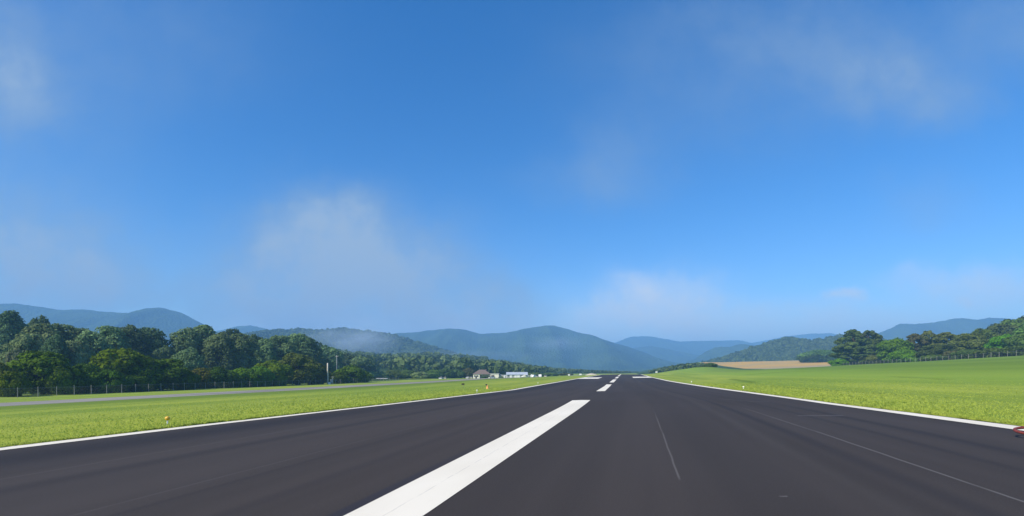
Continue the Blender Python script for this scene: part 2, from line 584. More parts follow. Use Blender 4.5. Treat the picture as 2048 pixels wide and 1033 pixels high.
def make_paint():
    m, n, out = new_mat("runway_paint")
    vec, u, y = track_uv(n)
    f = n.noise(n.scaled(vec, (9, 2.2, 1)), 1.0, 5.0, .7)
    g = n.noise(vec, 60.0, 3.0, .7)
    big = n.noise(n.scaled(vec, (.6, .25, 1)), 1.0, 3.0, .5)
    col = n.mix(n.ramp(big, .3, .7), rgba((.68, .64, .53)), rgba((.75, .71, .60)))
    col = n.mix(n.math('MULTIPLY', n.ramp(f, .60, .74), .30), col, rgba((.50, .46, .36)))
    col = n.mix(n.math('MULTIPLY', n.ramp(g, .64, .80), .25), col, rgba((.35, .34, .32)))
    wob = n.math('MULTIPLY', n.math('SUBTRACT', n.noise(n.scaled(vec, (0, 1.2, 1)), 1.0, 3.0, .6), .5), .06)
    d = n.math('ABSOLUTE', n.math('ADD', u, wob))
    col = n.mix(n.math('MULTIPLY', n.ramp(d, .012, .003), n.ramp(f, .40, .55, 0, .5)), col, rgba((.35, .34, .31)))
    principled(n, out, col, .7, .2)
    return m


def make_road():
    m, n, out = new_mat("old_asphalt")
    vec, u, y = track_uv(n)
    f = n.noise(n.scaled(vec, (.5, .06, 1)), 1.0, 4.0, .6)
    col = n.mix(n.ramp(f, .35, .65), rgba((.19, .185, .17)), rgba((.27, .26, .225)))
    principled(n, out, col, .85, .15)
    return m


def make_leaf(name, dark, light, transl=.22, hue=.04):
    m, n, out = new_mat(name)
    at_ = n.new('ShaderNodeAttribute', attribute_name='tone')
    oi = n.new('ShaderNodeObjectInfo')
    t = n.new('ShaderNodeTexCoord')
    clump = n.noise(t.outputs['Object'], .55, 2.0, .5)
    f = n.math('ADD', n.math('MULTIPLY', at_.outputs['Fac'], .65), n.math('MULTIPLY', n.ramp(clump, .3, .7), .35))
    col = n.mix(f, rgba(dark), rgba(light))
    hs = n.new('ShaderNodeHueSaturation')
    n.put(hs.inputs['Hue'], n.math('ADD', .5, n.math('MULTIPLY', n.math('SUBTRACT', oi.outputs['Random'], .5), hue)))
    n.put(hs.inputs['Value'], n.math('ADD', .82, n.math('MULTIPLY', oi.outputs['Random'], .36)))
    n.l.new(col, hs.inputs['Color'])
    d = n.new('ShaderNodeBsdfDiffuse')
    tr = n.new('ShaderNodeBsdfTranslucent')
    n.l.new(hs.outputs[0], d.inputs[0])
    n.l.new(n.mix(.5, hs.outputs[0], rgba(light)), tr.inputs[0])
    mx = n.new('ShaderNodeMixShader')
    mx.inputs[0].default_value = transl
    n.l.new(d.outputs[0], mx.inputs[1])
    n.l.new(tr.outputs[0], mx.inputs[2])
    n.l.new(mx.outputs[0], out.inputs['Surface'])
    return m


def make_hill():
    m, n, out = new_mat("forested_slope")
    geo = n.new('ShaderNodeNewGeometry')
    pos = geo.outputs['Position']
    v = n.new('ShaderNodeTexVoronoi')
    v.inputs['Scale'].default_value = .075
    n.l.new(pos, v.inputs['Vector'])
    f = n.noise(pos, .006, 5.0, .6)
    col = n.mix(n.ramp(f, .35, .65), rgba((.022, .045, .012)), rgba((.050, .085, .020)))
    col = n.mix(n.math('MULTIPLY', n.ramp(v.outputs['Distance'], .2, .9), .5), col, rgba((.012, .025, .008)))
    h = n.math('MULTIPLY', v.outputs['Distance'], -1.0)
    principled(n, out, col, .95, .03, 0, bump(n, h, 1.0, 6.0))
    return m


M = {
    'grass': make_grass(), 'floor': make_floor(), 'field': make_field(), 'asphalt': make_asphalt(),
    'paint': make_paint(), 'road': make_road(), 'hill': make_hill(),
    'leaf_dark': make_leaf("dark_foliage", (0.014, 0.034, 0.010), (0.131, 0.215, 0.058)),
    'leaf_mid': make_leaf("mid_foliage", (.022, .050, .009), (.155, .250, .050)),
    'leaf_pale': make_leaf("pale_foliage", (0.045, 0.077, 0.024), (0.291, 0.399, 0.131)),
    'leaf_bright': make_leaf("bright_foliage", (.026, .064, .004), (.150, .330, .014)),
    'leaf_olive': make_leaf("olive_foliage", (.030, .042, .008), (.175, .215, .050)),
    'leaf_brown': make_leaf("brownish_foliage", (.030, .034, .010), (.145, .152, .056)),
    'leaf_front_dark': make_leaf("hedge_dark_foliage", (.013, .028, .004), (.078, .138, .012), .18),
    'leaf_front_mid': make_leaf("hedge_foliage", (.018, .038, .004), (.115, .200, .015), .18),
    'leaf_front_bright': make_leaf("hedge_bright_foliage", (.028, .056, .004), (.150, .240, .014), .22),
    'leaf_front_olive': make_leaf("hedge_olive_foliage", (.034, .044, .006), (.150, .170, .030), .18),
    'leaf_misty_dark': make_leaf("mist_tinted_dark_foliage", (.024, .048, .020), (.135, .212, .090)),  # misty set: the veil over the tall back trees is mixed into the leaf colour
    'leaf_misty_mid': make_leaf("mist_tinted_foliage", (.032, .064, .025), (.205, .300, .120)),
    'leaf_misty_pale': make_leaf("mist_tinted_pale_foliage", (.044, .076, .030), (.270, .370, .155)),
    'leaf_misty_olive': make_leaf("mist_tinted_olive_foliage", (.060, .070, .034), (.220, .240, .120)),
    'leaf_lace': make_leaf("oak_foliage", (.018, .032, .010), (.115, .165, .044), .18),
    'bark': simple_mat("bark", (.11, .09, .07), .9, .05),
    'pale_bark': simple_mat("pale_bark", (.33, .31, .27), .9, .05),
    'post': simple_mat("weathered_post", (.34, .33, .30), .85, .1),
    'wire': simple_mat("galvanised_wire", (.22, .23, .23), .6, .3, .3),
    'pole': simple_mat("weathered_wood_pole", (.62, .58, .48), .85, .1),
    'grey_metal': simple_mat("grey_painted_metal", (.42, .43, .42), .5, .4),
    'white_metal': simple_mat("white_painted_metal", (.80, .80, .78), .4, .4, 0, .04),
    'cream': simple_mat("cream_render", (.82, .78, .64), .8, .15, 0, .06),
    'brown_roof': simple_mat("brown_shingles", (.190, .145, .125), .85, .1),
    'blue_roof': simple_mat("blue_grey_metal_roof", (.42, .47, .53), .45, .4, 0, .06),
    'glass': simple_mat("dark_glass", (.03, .035, .04), .1, .5),
    'dark': simple_mat("dark_paint", (.05, .05, .045), .7, .2),  # plain dark colour shared by doors, lamp head and small fittings
    'amber': simple_mat("amber_lens", (.78, .45, .04), .25, .5, 0, .08),
    'clear': simple_mat("clear_lens", (.85, .86, .78), .2, .5, 0, .03),
    'orange': simple_mat("orange_marker_paint", (.78, .38, .13), .6, .3, 0, .08),
    'red': simple_mat("faded_red_rubber", (.22, .045, .032), .55, .35, 0, .2, 9.0),
    'rubber': simple_mat("black_rubber", (.02, .02, .02), .8, .2),
    'rim': simple_mat("grey_wheel_rim", (.35, .35, .36), .4, .5, .5),
    'car_white': simple_mat("white_car_paint", (.78, .78, .77), .3, .5, 0, .03),
    'car_tan': simple_mat("pale_tan_car_paint", (.55, .50, .40), .3, .5, 0, .03),
    'car_dark': simple_mat("dark_car_paint", (.06, .06, .07), .3, .5, 0, .03),
    'straw': simple_mat("pale_gravel_bank", (.55, .50, .38), .9, .1),
}

# ------------------------------------------------------------------ ground, runway, markings, access road
Ys = np.unique(np.concatenate([np.arange(-40, 6, 2.0), np.arange(6, 40, .8), 40 * 1.018 ** np.arange(0, 190), np.geomspace(1230, 9000, 40)]))
us_n = np.concatenate([np.arange(12.8, 24.2, .7), np.arange(25, 60, 1.6), np.arange(61, 150, 3.5), np.geomspace(152, 13500, 60)])
us_p = np.concatenate([np.arange(-12.0, 12.1, 2.0), [12.2, 12.5], us_n])
us = np.unique(np.round(np.concatenate([us_p, -us_n, [-12.2, -12.5], [-38.0, -37.7, -33.6, -33.3]]), 3))


def g_off(U, YY):
    dz = np.where(np.abs(U) < 12.3, -.07, .03)
    dz = np.where((U > -37.75) & (U < -33.55), -.05, dz)
    dz = np.where((np.abs(U) < 12.7) & (YY > 425), .03, dz)
    return dz


gm = grid_mesh("ground", us, Ys, (M['grass'], M['floor']), zfun=g_off)
# second slot: dark woodland floor under the forests
pc = np.empty(len(gm.polygons) * 3, np.float32)
gm.polygons.foreach_get('center', pc)
pc = pc.reshape(-1, 3)
gu = pc[:, 0] - xc(pc[:, 1])
wood = ((gu < -118 - 8 * fbm(pc[:, 1] / 17, 3)) & (pc[:, 1] < 330)) | ((gu < -70) & (pc[:, 1] > 385)) | ((gu < 30) & (pc[:, 1] > 640)) \
    | ((gu > 138) & (pc[:, 1] < 330)) | ((gu > 290)) | (pc[:, 1] > 900) | ((gu > 15) & (gu < 125) & (pc[:, 1] > 430))
gm.polygons.foreach_set('material_index', wood.astype(np.int32))
ground = link(bpy.data.objects.new("ground", gm))
tag(ground, kind='structure')

Yr = np.concatenate([np.arange(-40, 6, 2.0), np.arange(6, 40, .8), np.arange(40, 432, 2.0)])
ur = np.concatenate([[-12.45], np.arange(-12, 12.1, 1.0), [12.45]])
runway = link(bpy.data.objects.new("runway", grid_mesh("runway", ur, Yr, (M['asphalt'],))))
tag(runway, kind='structure')


def marking(name, u0, u1, y0, y1, dz=.006, nu=3):
    ys = np.unique(np.concatenate([[y0, y1], Yr[(Yr > y0) & (Yr < y1)]]))
    uu = np.unique(np.concatenate([np.linspace(u0, u1, nu), ur[(ur > u0) & (ur < u1)]]))
    o = link(bpy.data.objects.new(name, grid_mesh(name, uu, ys, (M['paint'],), dz=dz)))
    return tag(o, kind='structure')


for y0, y1 in ((-10, 26.5), (54, 92), (109, 144), (163, 200), (222, 258), (280, 316)):
    marking("centre_stripe", -.455, .455, y0, y1, .006 + .004 * (y0 > 40))
marking("edge_line", -12.25, -11.62, -40, 425, .008)
marking("edge_line", 11.62, 12.25, -40, 425, .008)
marking("aiming_point_bar", -11.5, -5.4, 158, 190, .012)
marking("aiming_point_bar", 5.4, 11.5, 170, 198, .012)

road_us = np.array([-37.7, -36.7, -35.65, -34.6, -33.6])
Yroad = Ys[(Ys < 520)]
road = link(bpy.data.objects.new("access_road", grid_mesh("access_road", road_us, Yroad, (M['road'],), dz=.02)))
tag(road, kind='structure')

# stubble field beyond the right-hand slope
fu = np.linspace(124, 440, 90)
fY = np.linspace(348, 860, 90)
fm = grid_mesh("field", fu, fY, (M['field'],), zfun=lambda U, Y: .12 - 3.0 * sstep(0, 1, np.clip(1 - (U - 126) / 6, 0, 1)) * 0)
field = link(bpy.data.objects.new("field", fm))
tag(field, kind='structure')


# ------------------------------------------------------------------ hills and mountains
def ridge(name, pts, D, zbase, wf, wb, rough=1.0, nt=260, nv=44, seed=0, slots=None):
    if D > 1800: D, wf, wb = D * 1.25, wf * 1.2, wb * 1.2
    pts = np.array(pts, float)
    px = np.linspace(pts[0, 0], pts[-1, 0], nt)
    py = np.interp(px, pts[:, 0], pts[:, 1])
    py = py + (1.6 * fbm(px / 22.0, seed * 9.1, 3) + 1.0 * fbm(px / 6.0, seed * 4.3, 2)) * min(1, 2600 / D + .2)
    k = np.ones(3) / 3
    py[3:-3] = np.convolve(py, k, 'same')[3:-3]
    zc = EYE + (HY - py) / F * D
    X = (px - CX) / F * D
    v = np.concatenate([np.linspace(-1, 0, nv), np.linspace(0, 1, nv // 2)[1:]])
    T, Vv = np.meshgrid(np.arange(nt), v)
    Xg = X[T]
    spur = fbm(Xg / (D * .05) + seed, np.full_like(Xg, seed * 3.7), 3)
    av = np.abs(Vv)
    prof = 1 - sstep(0, 1, av) * .55 - av * .45
    prof = prof + av * (1 - av) * spur * 2.2
    Yg = D + np.where(Vv < 0, Vv * wf, Vv * wb)
    Xs = Xg + Vv * fbm(Xg / (D * .08), Vv * 2 + seed, 3) * D * .05
    Z = zbase + (zc[T] - zbase) * np.clip(prof, 0, 1.05)
    Z = Z + (D * .006) * fbm(Xg / (D * .018), Yg / (D * .018) + seed, 3) * av
    Z = Z + rough * fbm(Xs / 14, Yg / 14 + seed, 2) * 5.0
    V = np.stack([Xs, Yg, Z], -1)
    n = nt
    i = np.arange((len(v) - 1) * n).reshape(len(v) - 1, n)[:, :-1].ravel()
    Fc = np.stack([i, i + 1, i + n + 1, i + n], -1)
    o = link(bpy.data.objects.new(name, mesh_np(name, V.reshape(-1, 3), Fc, (M['hill'],), True)))
    tag(o, kind='structure')
    return V


ridge("mountain_ridge", [(-260, 640), (-120, 625), (-60, 618), (0, 612), (28, 607), (60, 612), (120, 620), (170, 620), (210, 624), (255, 627),
      (290, 624), (325, 616), (360, 626), (400, 645), (430, 662), (480, 695), (560, 740)], 2100, -5, 700, 500, seed=1)
ridge("mountain_ridge", [(380, 690), (440, 662), (475, 653), (500, 651), (530, 657), (570, 668), (640, 690), (760, 730)], 2700, -5, 700, 500, seed=2)
R3 = ridge("mountain_ridge", [(470, 690), (520, 670), (560, 662), (600, 657), (640, 662), (690, 657), (740, 664), (790, 671), (850, 690), (920, 712), (1010, 735)],
           1500, -5, 480, 400, seed=3)
ridge("mountain_ridge", [(640, 700), (760, 675), (800, 669), (870, 660), (900, 657), (930, 660), (960, 668), (1000, 667), (1030, 663), (1060, 656), (1090, 652),
      (1110, 652), (1140, 660), (1180, 673), (1200, 679), (1240, 689), (1270, 699), (1310, 722), (1360, 742)], 2600, -5, 1000, 600, seed=4)
ridge("mountain_ridge", [(1100, 720), (1180, 700), (1230, 686), (1260, 674), (1300, 673), (1330, 679), (1360, 684), (1400, 682), (1440, 682), (1470, 683), (1500, 687),
      (1540, 680), (1570, 673), (1620, 668), (1660, 667), (1700, 676), (1780, 700)], 4300, -5, 1200, 700, seed=5)
ridge("mountain_ridge", [(1180, 730), (1270, 696), (1300, 692), (1330, 697), (1370, 706), (1420, 722), (1480, 740)], 3300, -5, 900, 600, seed=6)
ridge("mountain_ridge", [(1340, 742), (1395, 716), (1410, 704), (1430, 695), (1460, 694), (1480, 688), (1500, 691), (1520, 699), (1580, 730)], 2300, -5, 500, 500, seed=7)
R7 = ridge("mountain_ridge", [(1380, 735), (1410, 724), (1450, 715), (1500, 698), (1530, 688), (1560, 678), (1575, 676), (1590, 679), (1610, 685), (1630, 682), (1660, 674),
           (1690, 672), (1740, 676), (1820, 700)], 1250, -2, 380, 350, seed=8)
ridge("mountain_ridge", [(1660, 720), (1740, 682), (1755, 669), (1790, 653), (1800, 648), (1840, 648), (1870, 645), (1900, 639), (1920, 637), (1950, 640), (1980, 636),
      (2010, 637), (2060, 655), (2200, 690)], 2500, -5, 700, 500, seed=9)


# ------------------------------------------------------------------ trees
def leaf_quads(pos, nrm, size, rs, jitter=.42):
    n = len(pos)
    d = nrm + rs.normal(0, jitter, (n, 3))
    d /= np.linalg.norm(d, axis=1, keepdims=True) + 1e-9
    r = rs.normal(0, 1, (n, 3))
    a = np.cross(d, r)
    a /= np.linalg.norm(a, axis=1, keepdims=True) + 1e-9
    b = np.cross(d, a)
    s = size.reshape(-1, 1) * .5
    k = rs.uniform(.55, 1.0, (n, 1))
    c = [pos - a * s, pos - b * s * k, pos + a * s, pos + b * s * k]       # pointed leaf clumps
    V = np.stack(c, 1).reshape(-1, 3)
    return V, np.arange(4 * n).reshape(n, 4)


SHAPES = {   # nominal height over half-width, crown base, radius by height, lobes, lobe size, leaves
    'round': (2.3, .10, [(0, .55), (.25, .92), (.5, 1.0), (.75, .90), (.9, .68), (1, .44)], 58, .38, 9600),
    'tall': (3.2, .06, [(0, .60), (.25, .90), (.5, 1.0), (.75, .94), (.9, .74), (1, .52)], 70, .38, 10400),
    'shrub': (1.5, .00, [(0, .60), (.2, .74), (.45, 1.0), (.65, .94), (.85, .66), (1, .30)], 54, .36, 9000),
    'spread': (1.5, .04, [(0, .50), (.3, .70), (.55, .98), (.8, .82), (1, .42)], 56, .34, 9000),
    'loose': (2.2, .05, [(0, .70), (.2, .90), (.45, 1.0), (.7, .72), (.88, .50), (1, .22)], 74, .24, 8200),
}
CROWNS, TRUNKS = {}, {}


def crown_mesh(shape, seed):
    rs = np.random.RandomState(seed)
    asp, base, prof, nl, lr, nleaf = SHAPES[shape]
    ph, pr = np.array(prof).T
    h = (np.arange(nl) + rs.rand(nl)) / nl
    h = h ** .85
    ang = np.arange(nl) * 2.39996 + rs.normal(0, .6, nl)
    R = np.interp(h, ph, pr)
    lob_r = lr * rs.uniform(.70, 1.25, nl) * (.55 + .45 * R)
    rr = np.maximum(R - lob_r * .8, 0) * rs.uniform(.55, 1.08, nl)
    zc = asp * (base + (1 - base) * h * (1 - lr / asp * .9))
    C = np.stack([rr * np.cos(ang), rr * np.sin(ang), zc], 1)
    C[:, 2] = np.clip(C[:, 2], lob_r * (.5 if base < .02 else .8), asp - lob_r * .7)
    wts = lob_r ** 2
    li = rs.choice(nl, nleaf, p=wts / wts.sum())
    d = rs.normal(0, 1, (nleaf, 3))
    d[:, 2] += .35
    outw = C[li] - np.array([0, 0, asp * .45])
    outw /= np.linalg.norm(outw, axis=1, keepdims=True) + 1e-6
    d += outw * .6
    d /= np.linalg.norm(d, axis=1, keepdims=True)
    rad = lob_r[li] * rs.uniform(.62, 1.06, nleaf) * np.array([1, 1, 1])[0]
    pos = C[li] + d * rad[:, None] * np.array([1, 1, .85 if shape != 'loose' else .5])
    pos[:, 2] = np.maximum(pos[:, 2], .02)
    size = rs.uniform(.060, .15, nleaf) * (1.0 if shape != 'loose' else .95)
    V, Fc = leaf_quads(pos, d, size, rs)
    V[:, 2] /= asp
    tone = np.clip(.25 + .45 * rs.rand(nl)[li] + .30 * rs.rand(nleaf), 0, 1)
    return mesh_np("crown_" + shape, V, Fc, (M['leaf_mid'],), False, tone)


def trunk_mesh(shape, seed):
    rs = random.Random(seed)
    mb = MB()
    if shape == 'shrub':
        for k in range(5):
            a = k * 1.3 + rs.random()
            r = .10 + .10 * rs.random()
            mb.tube([(r * .4 * math.cos(a), r * .4 * math.sin(a), -.03), (r * 1.5 * math.cos(a), r * 1.5 * math.sin(a), .25), (r * 3 * math.cos(a), r * 3 * math.sin(a), .6)], [.045, .032, .014], 6)
    else:
        mb.tube([(0, 0, -.04), (.01, 0, .08), (.03, .02, .35), (.0, .03, .62), (.02, .0, .85)], [.085, .062, .048, .032, .012], 8)
        for k in range(7):
            a = k * 2.4 + rs.random()
            z = .16 + .09 * k
            L = .65 - .04 * k
            mb.tube([(.01, .01, z), (L * .5 * math.cos(a), L * .5 * math.sin(a), z + .08), (L * math.cos(a), L * math.sin(a), z + .17)], [.030, .020, .008], 6)
    me = bpy.data.meshes.new("trunk_" + shape)
    me.from_pydata(mb.v, [], mb.f)
    me.materials.append(M['bark'])
    me.update()
    return me


for sh in SHAPES:
    CROWNS[sh] = [crown_mesh(sh, 11 + 7 * k + len(sh) * 100) for k in range(3)]
    TRUNKS[sh] = [trunk_mesh(sh, k) for k in range(2)]
_tc = [0]


def plant_tree(name, px, Y, top, wpx, shape, leaf, label, group=None, cat='tree', bark='bark', sink=.0):
    _tc[0] += 1
    k = _tc[0]
    b = at(px, Y)
    H = EYE + (HY - top) / F * Y - b.z + sink
    r = 1.22 * wpx / F * Y / 2
    root = empty(name, (b.x, b.y, b.z - sink), (k * 1.7) % 6.28)
    root.scale = (r, r, H)
    tag(root, label, cat, group)
    for nm, lst, mat in (('trunk', TRUNKS[shape], bark), ('crown', CROWNS[shape], leaf)):
        o = link(bpy.data.objects.new(nm, lst[k % len(lst)]), root)
        o.material_slots[0].link = 'OBJECT'
        o.material_slots[0].material = M[mat]
    return root


def yf(px):
    """distance of the left fence line in column px"""
    return 107.2 / (.2137 + (CX - px) / F)


G1 = 'shrubs and low trees behind the left fence'
LEFT_FRONT = [
    (-12, 8, 716, 70, 'shrub', 'leaf_front_olive', 'yellowish green shrub cut by the left picture edge behind the fence'),
    (22, 5, 738, 46, 'shrub', 'leaf_front_bright', 'low lime green shrub at the fence near the left picture edge'),
    (85, 10, 697, 86, 'round', 'leaf_front_mid', 'dark green bushy tree second from the left edge behind the fence'),
    (128, 6, 724, 56, 'shrub', 'leaf_front_mid', 'mid green shrub right of the leftmost bushy tree behind the fence'),
    (170, 9, 722, 66, 'shrub', 'leaf_front_mid', 'leafy shrub just left of the bright domed tree'),
    (243, 11, 692, 112, 'spread', 'leaf_front_bright', 'broad bright green tree with a rounded dome behind the left fence'),
    (222, 5, 735, 60, 'shrub', 'leaf_front_dark', 'dark shrub under the left side of the bright domed tree'),
    (285, 5, 733, 62, 'shrub', 'leaf_front_dark', 'dark shrub under the right side of the bright domed tree'),
    (322, 9, 714, 88, 'round', 'leaf_front_mid', 'mid green rounded tree right of the bright domed tree'),
    (368, 6, 736, 54, 'shrub', 'leaf_front_mid', 'low shrub between the domed tree and the olive bush'),
    (404, 10, 732, 56, 'shrub', 'leaf_front_olive', 'dull olive bush low in the middle of the left tree row'),
    (438, 7, 731, 58, 'shrub', 'leaf_front_dark', 'dark green bush right of the olive bush'),
    (486, 8, 732, 66, 'shrub', 'leaf_front_bright', 'light green low shrub in front of the tall dark trees'),
    (520, 6, 729, 50, 'shrub', 'leaf_front_mid', 'mid green shrub left of the lime topped shrub'),
    (546, 9, 717, 70, 'shrub', 'leaf_front_bright', 'lime topped shrub left of the tall olive tree near the pole'),
    (594, 10, 705, 74, 'round', 'leaf_front_olive', 'tall olive green tree left of the wooden pole'),
    (632, 7, 722, 46, 'shrub', 'leaf_front_olive', 'olive shrub directly left of the wooden pole'),
    (700, 9, 728, 56, 'shrub', 'leaf_front_mid', 'hazy green shrub right of the wooden pole'),
    (676, 7, 742, 44, 'shrub', 'leaf_front_dark', 'dark low shrub behind the grey cabinet'),
    (722, 14, 738, 40, 'shrub', 'leaf_front_mid', 'last shrub at the far end of the left fence'),
]
for px, dy, top, wpx, sh, leaf, lab in LEFT_FRONT:
    plant_tree('bush' if sh == 'shrub' else 'tree', px, yf(px) + dy, top, wpx, sh, leaf, lab, G1, 'bush' if sh == 'shrub' else 'tree')

G2 = 'tall trees behind the left fence'
LEFT_TALL = [
    (-25, 95, 632, 80, 'tall', 'leaf_misty_dark', 'tall dark tree cut by the left picture edge'),
    (20, 90, 619, 64, 'tall', 'leaf_misty_dark', 'tallest dark tree at the far left under the mountain'),
    (80, 95, 630, 56, 'round', 'leaf_misty_dark', 'round dark tree top rising second from the left'),
    (52, 50, 660, 62, 'round', 'leaf_misty_pale', 'pale green tree below the tallest dark tree at left'),
    (84, 60, 645, 70, 'tall', 'leaf_misty_pale', 'pale green tall tree below the round dark top at left'),
    (122, 66, 644, 72, 'tall', 'leaf_misty_mid', 'mid green tall tree third in the far left clump'),
    (36, 38, 692, 40, 'shrub', 'leaf_misty_olive', 'small grey olive bush under the far left pale trees'),
    (112, 45, 668, 48, 'round', 'leaf_misty_dark', 'dark tree in the gap of the far left pale clump'),
    (158, 70, 652, 60, 'tall', 'leaf_misty_mid', 'tall tree between the left clump and the pale double tree'),
    (150, 48, 676, 60, 'round', 'leaf_misty_pale', 'pale light catching tree left of the dark double tree'),
    (182, 52, 660, 60, 'tall', 'leaf_misty_pale', 'pale green tall tree behind the bright domed tree on its left'),
    (215, 58, 648, 66, 'tall', 'leaf_misty_mid', 'tall mid green tree behind the bright domed tree'),
    (258, 64, 648, 66, 'tall', 'leaf_misty_dark', 'dark tall tree above the right half of the domed tree'),
    (298, 66, 653, 66, 'tall', 'leaf_misty_dark', 'dark tall tree at the right end of the left tall row'),
    (330, 56, 690, 44, 'round', 'leaf_misty_dark', 'lower dark tree in the dip between two tall groups'),
    (372, 62, 654, 58, 'tall', 'leaf_misty_mid', 'left tree of the tall central clump by the sky gap'),
    (408, 70, 648, 78, 'tall', 'leaf_misty_mid', 'highest broad tree of the tall central clump'),
    (378, 45, 694, 56, 'round', 'leaf_misty_mid', 'lower front tree of the tall central clump on its left'),
    (440, 52, 664, 56, 'tall', 'leaf_misty_mid', 'middle tree of the tall central clump with mist tinted leaves'),
    (464, 74, 656, 54, 'tall', 'leaf_misty_dark', 'dark back tree right of the highest central tree'),
    (482, 50, 664, 58, 'tall', 'leaf_misty_mid', 'lit tall tree at the right of the central clump'),
    (510, 62, 668, 44, 'tall', 'leaf_misty_dark', 'narrow dark tree at the right end of the central clump'),
    (530, 56, 676, 44, 'tall', 'leaf_misty_mid', 'left tree of the last tall group before the pole'),
    (560, 58, 668, 56, 'tall', 'leaf_misty_mid', 'second tree of the last tall group before the pole'),
    (592, 64, 662, 66, 'round', 'leaf_misty_mid', 'crowning round tree of the last tall group before the pole'),
    (618, 56, 674, 52, 'tall', 'leaf_misty_dark', 'dark right hand tree of the last tall group before the pole'),
    (655, 110, 690, 60, 'round', 'leaf_misty_mid', 'hazy round tree behind the wooden pole'),
    (690, 120, 704, 56, 'round', 'leaf_misty_dark', 'hazy dark tree right of the wooden pole'),
    (640, 60, 712, 48, 'round', 'leaf_misty_mid', 'low tree filling the gap left of the wooden pole'),
    (722, 105, 712, 54, 'round', 'leaf_misty_mid', 'hazy green tree at the start of the far woods'),
]
for px, dy, top, wpx, sh, leaf, lab in LEFT_TALL:
    plant_tree('tree', px, yf(px) + dy, top, wpx, sh, leaf, lab, G2)

G3 = 'small trees along the foot of the far woods'
MID = [
    (738, 318, 741, 34, 'leaf_pale', 'pale small tree first in the row along the far woods'),
    (762, 326, 743, 34, 'leaf_pale', 'pale small tree above the white trailer'),
    (788, 335, 738, 36, 'leaf_mid', 'rounded mid green tree right of the white trailer'),
    (814, 350, 739, 38, 'leaf_mid', 'mid green tree midway between trailer and brown roofed building'),
    (842, 345, 742, 34, 'leaf_pale', 'pale bush like tree in the middle of the distant row'),
    (868, 352, 738, 36, 'leaf_mid', 'mid green tree left of the three dark trees'),
    (892, 358, 735, 30, 'leaf_dark', 'first dark tree left of the brown roofed building'),
    (914, 362, 737, 26, 'leaf_dark', 'second dark tree left of the brown roofed building'),
    (937, 366, 734, 26, 'leaf_brown', 'brownish tree touching the left end of the brown roofed building'),
    (1003, 392, 744, 26, 'leaf_mid', 'green tree behind the gap between the two buildings'),
    (1070, 400, 744, 30, 'leaf_mid', 'green tree behind the right end of the hangar'),
    (1100, 420, 745, 34, 'leaf_mid', 'small green tree right of the hangar in the distance'),
    (1132, 440, 746, 30, 'leaf_olive', 'small olive tree left of the runway end'),
]
for px, Y, top, wpx, leaf, lab in MID:
    plant_tree('tree', px, Y, top, wpx, 'shrub', leaf, lab, G3, sink=.3)

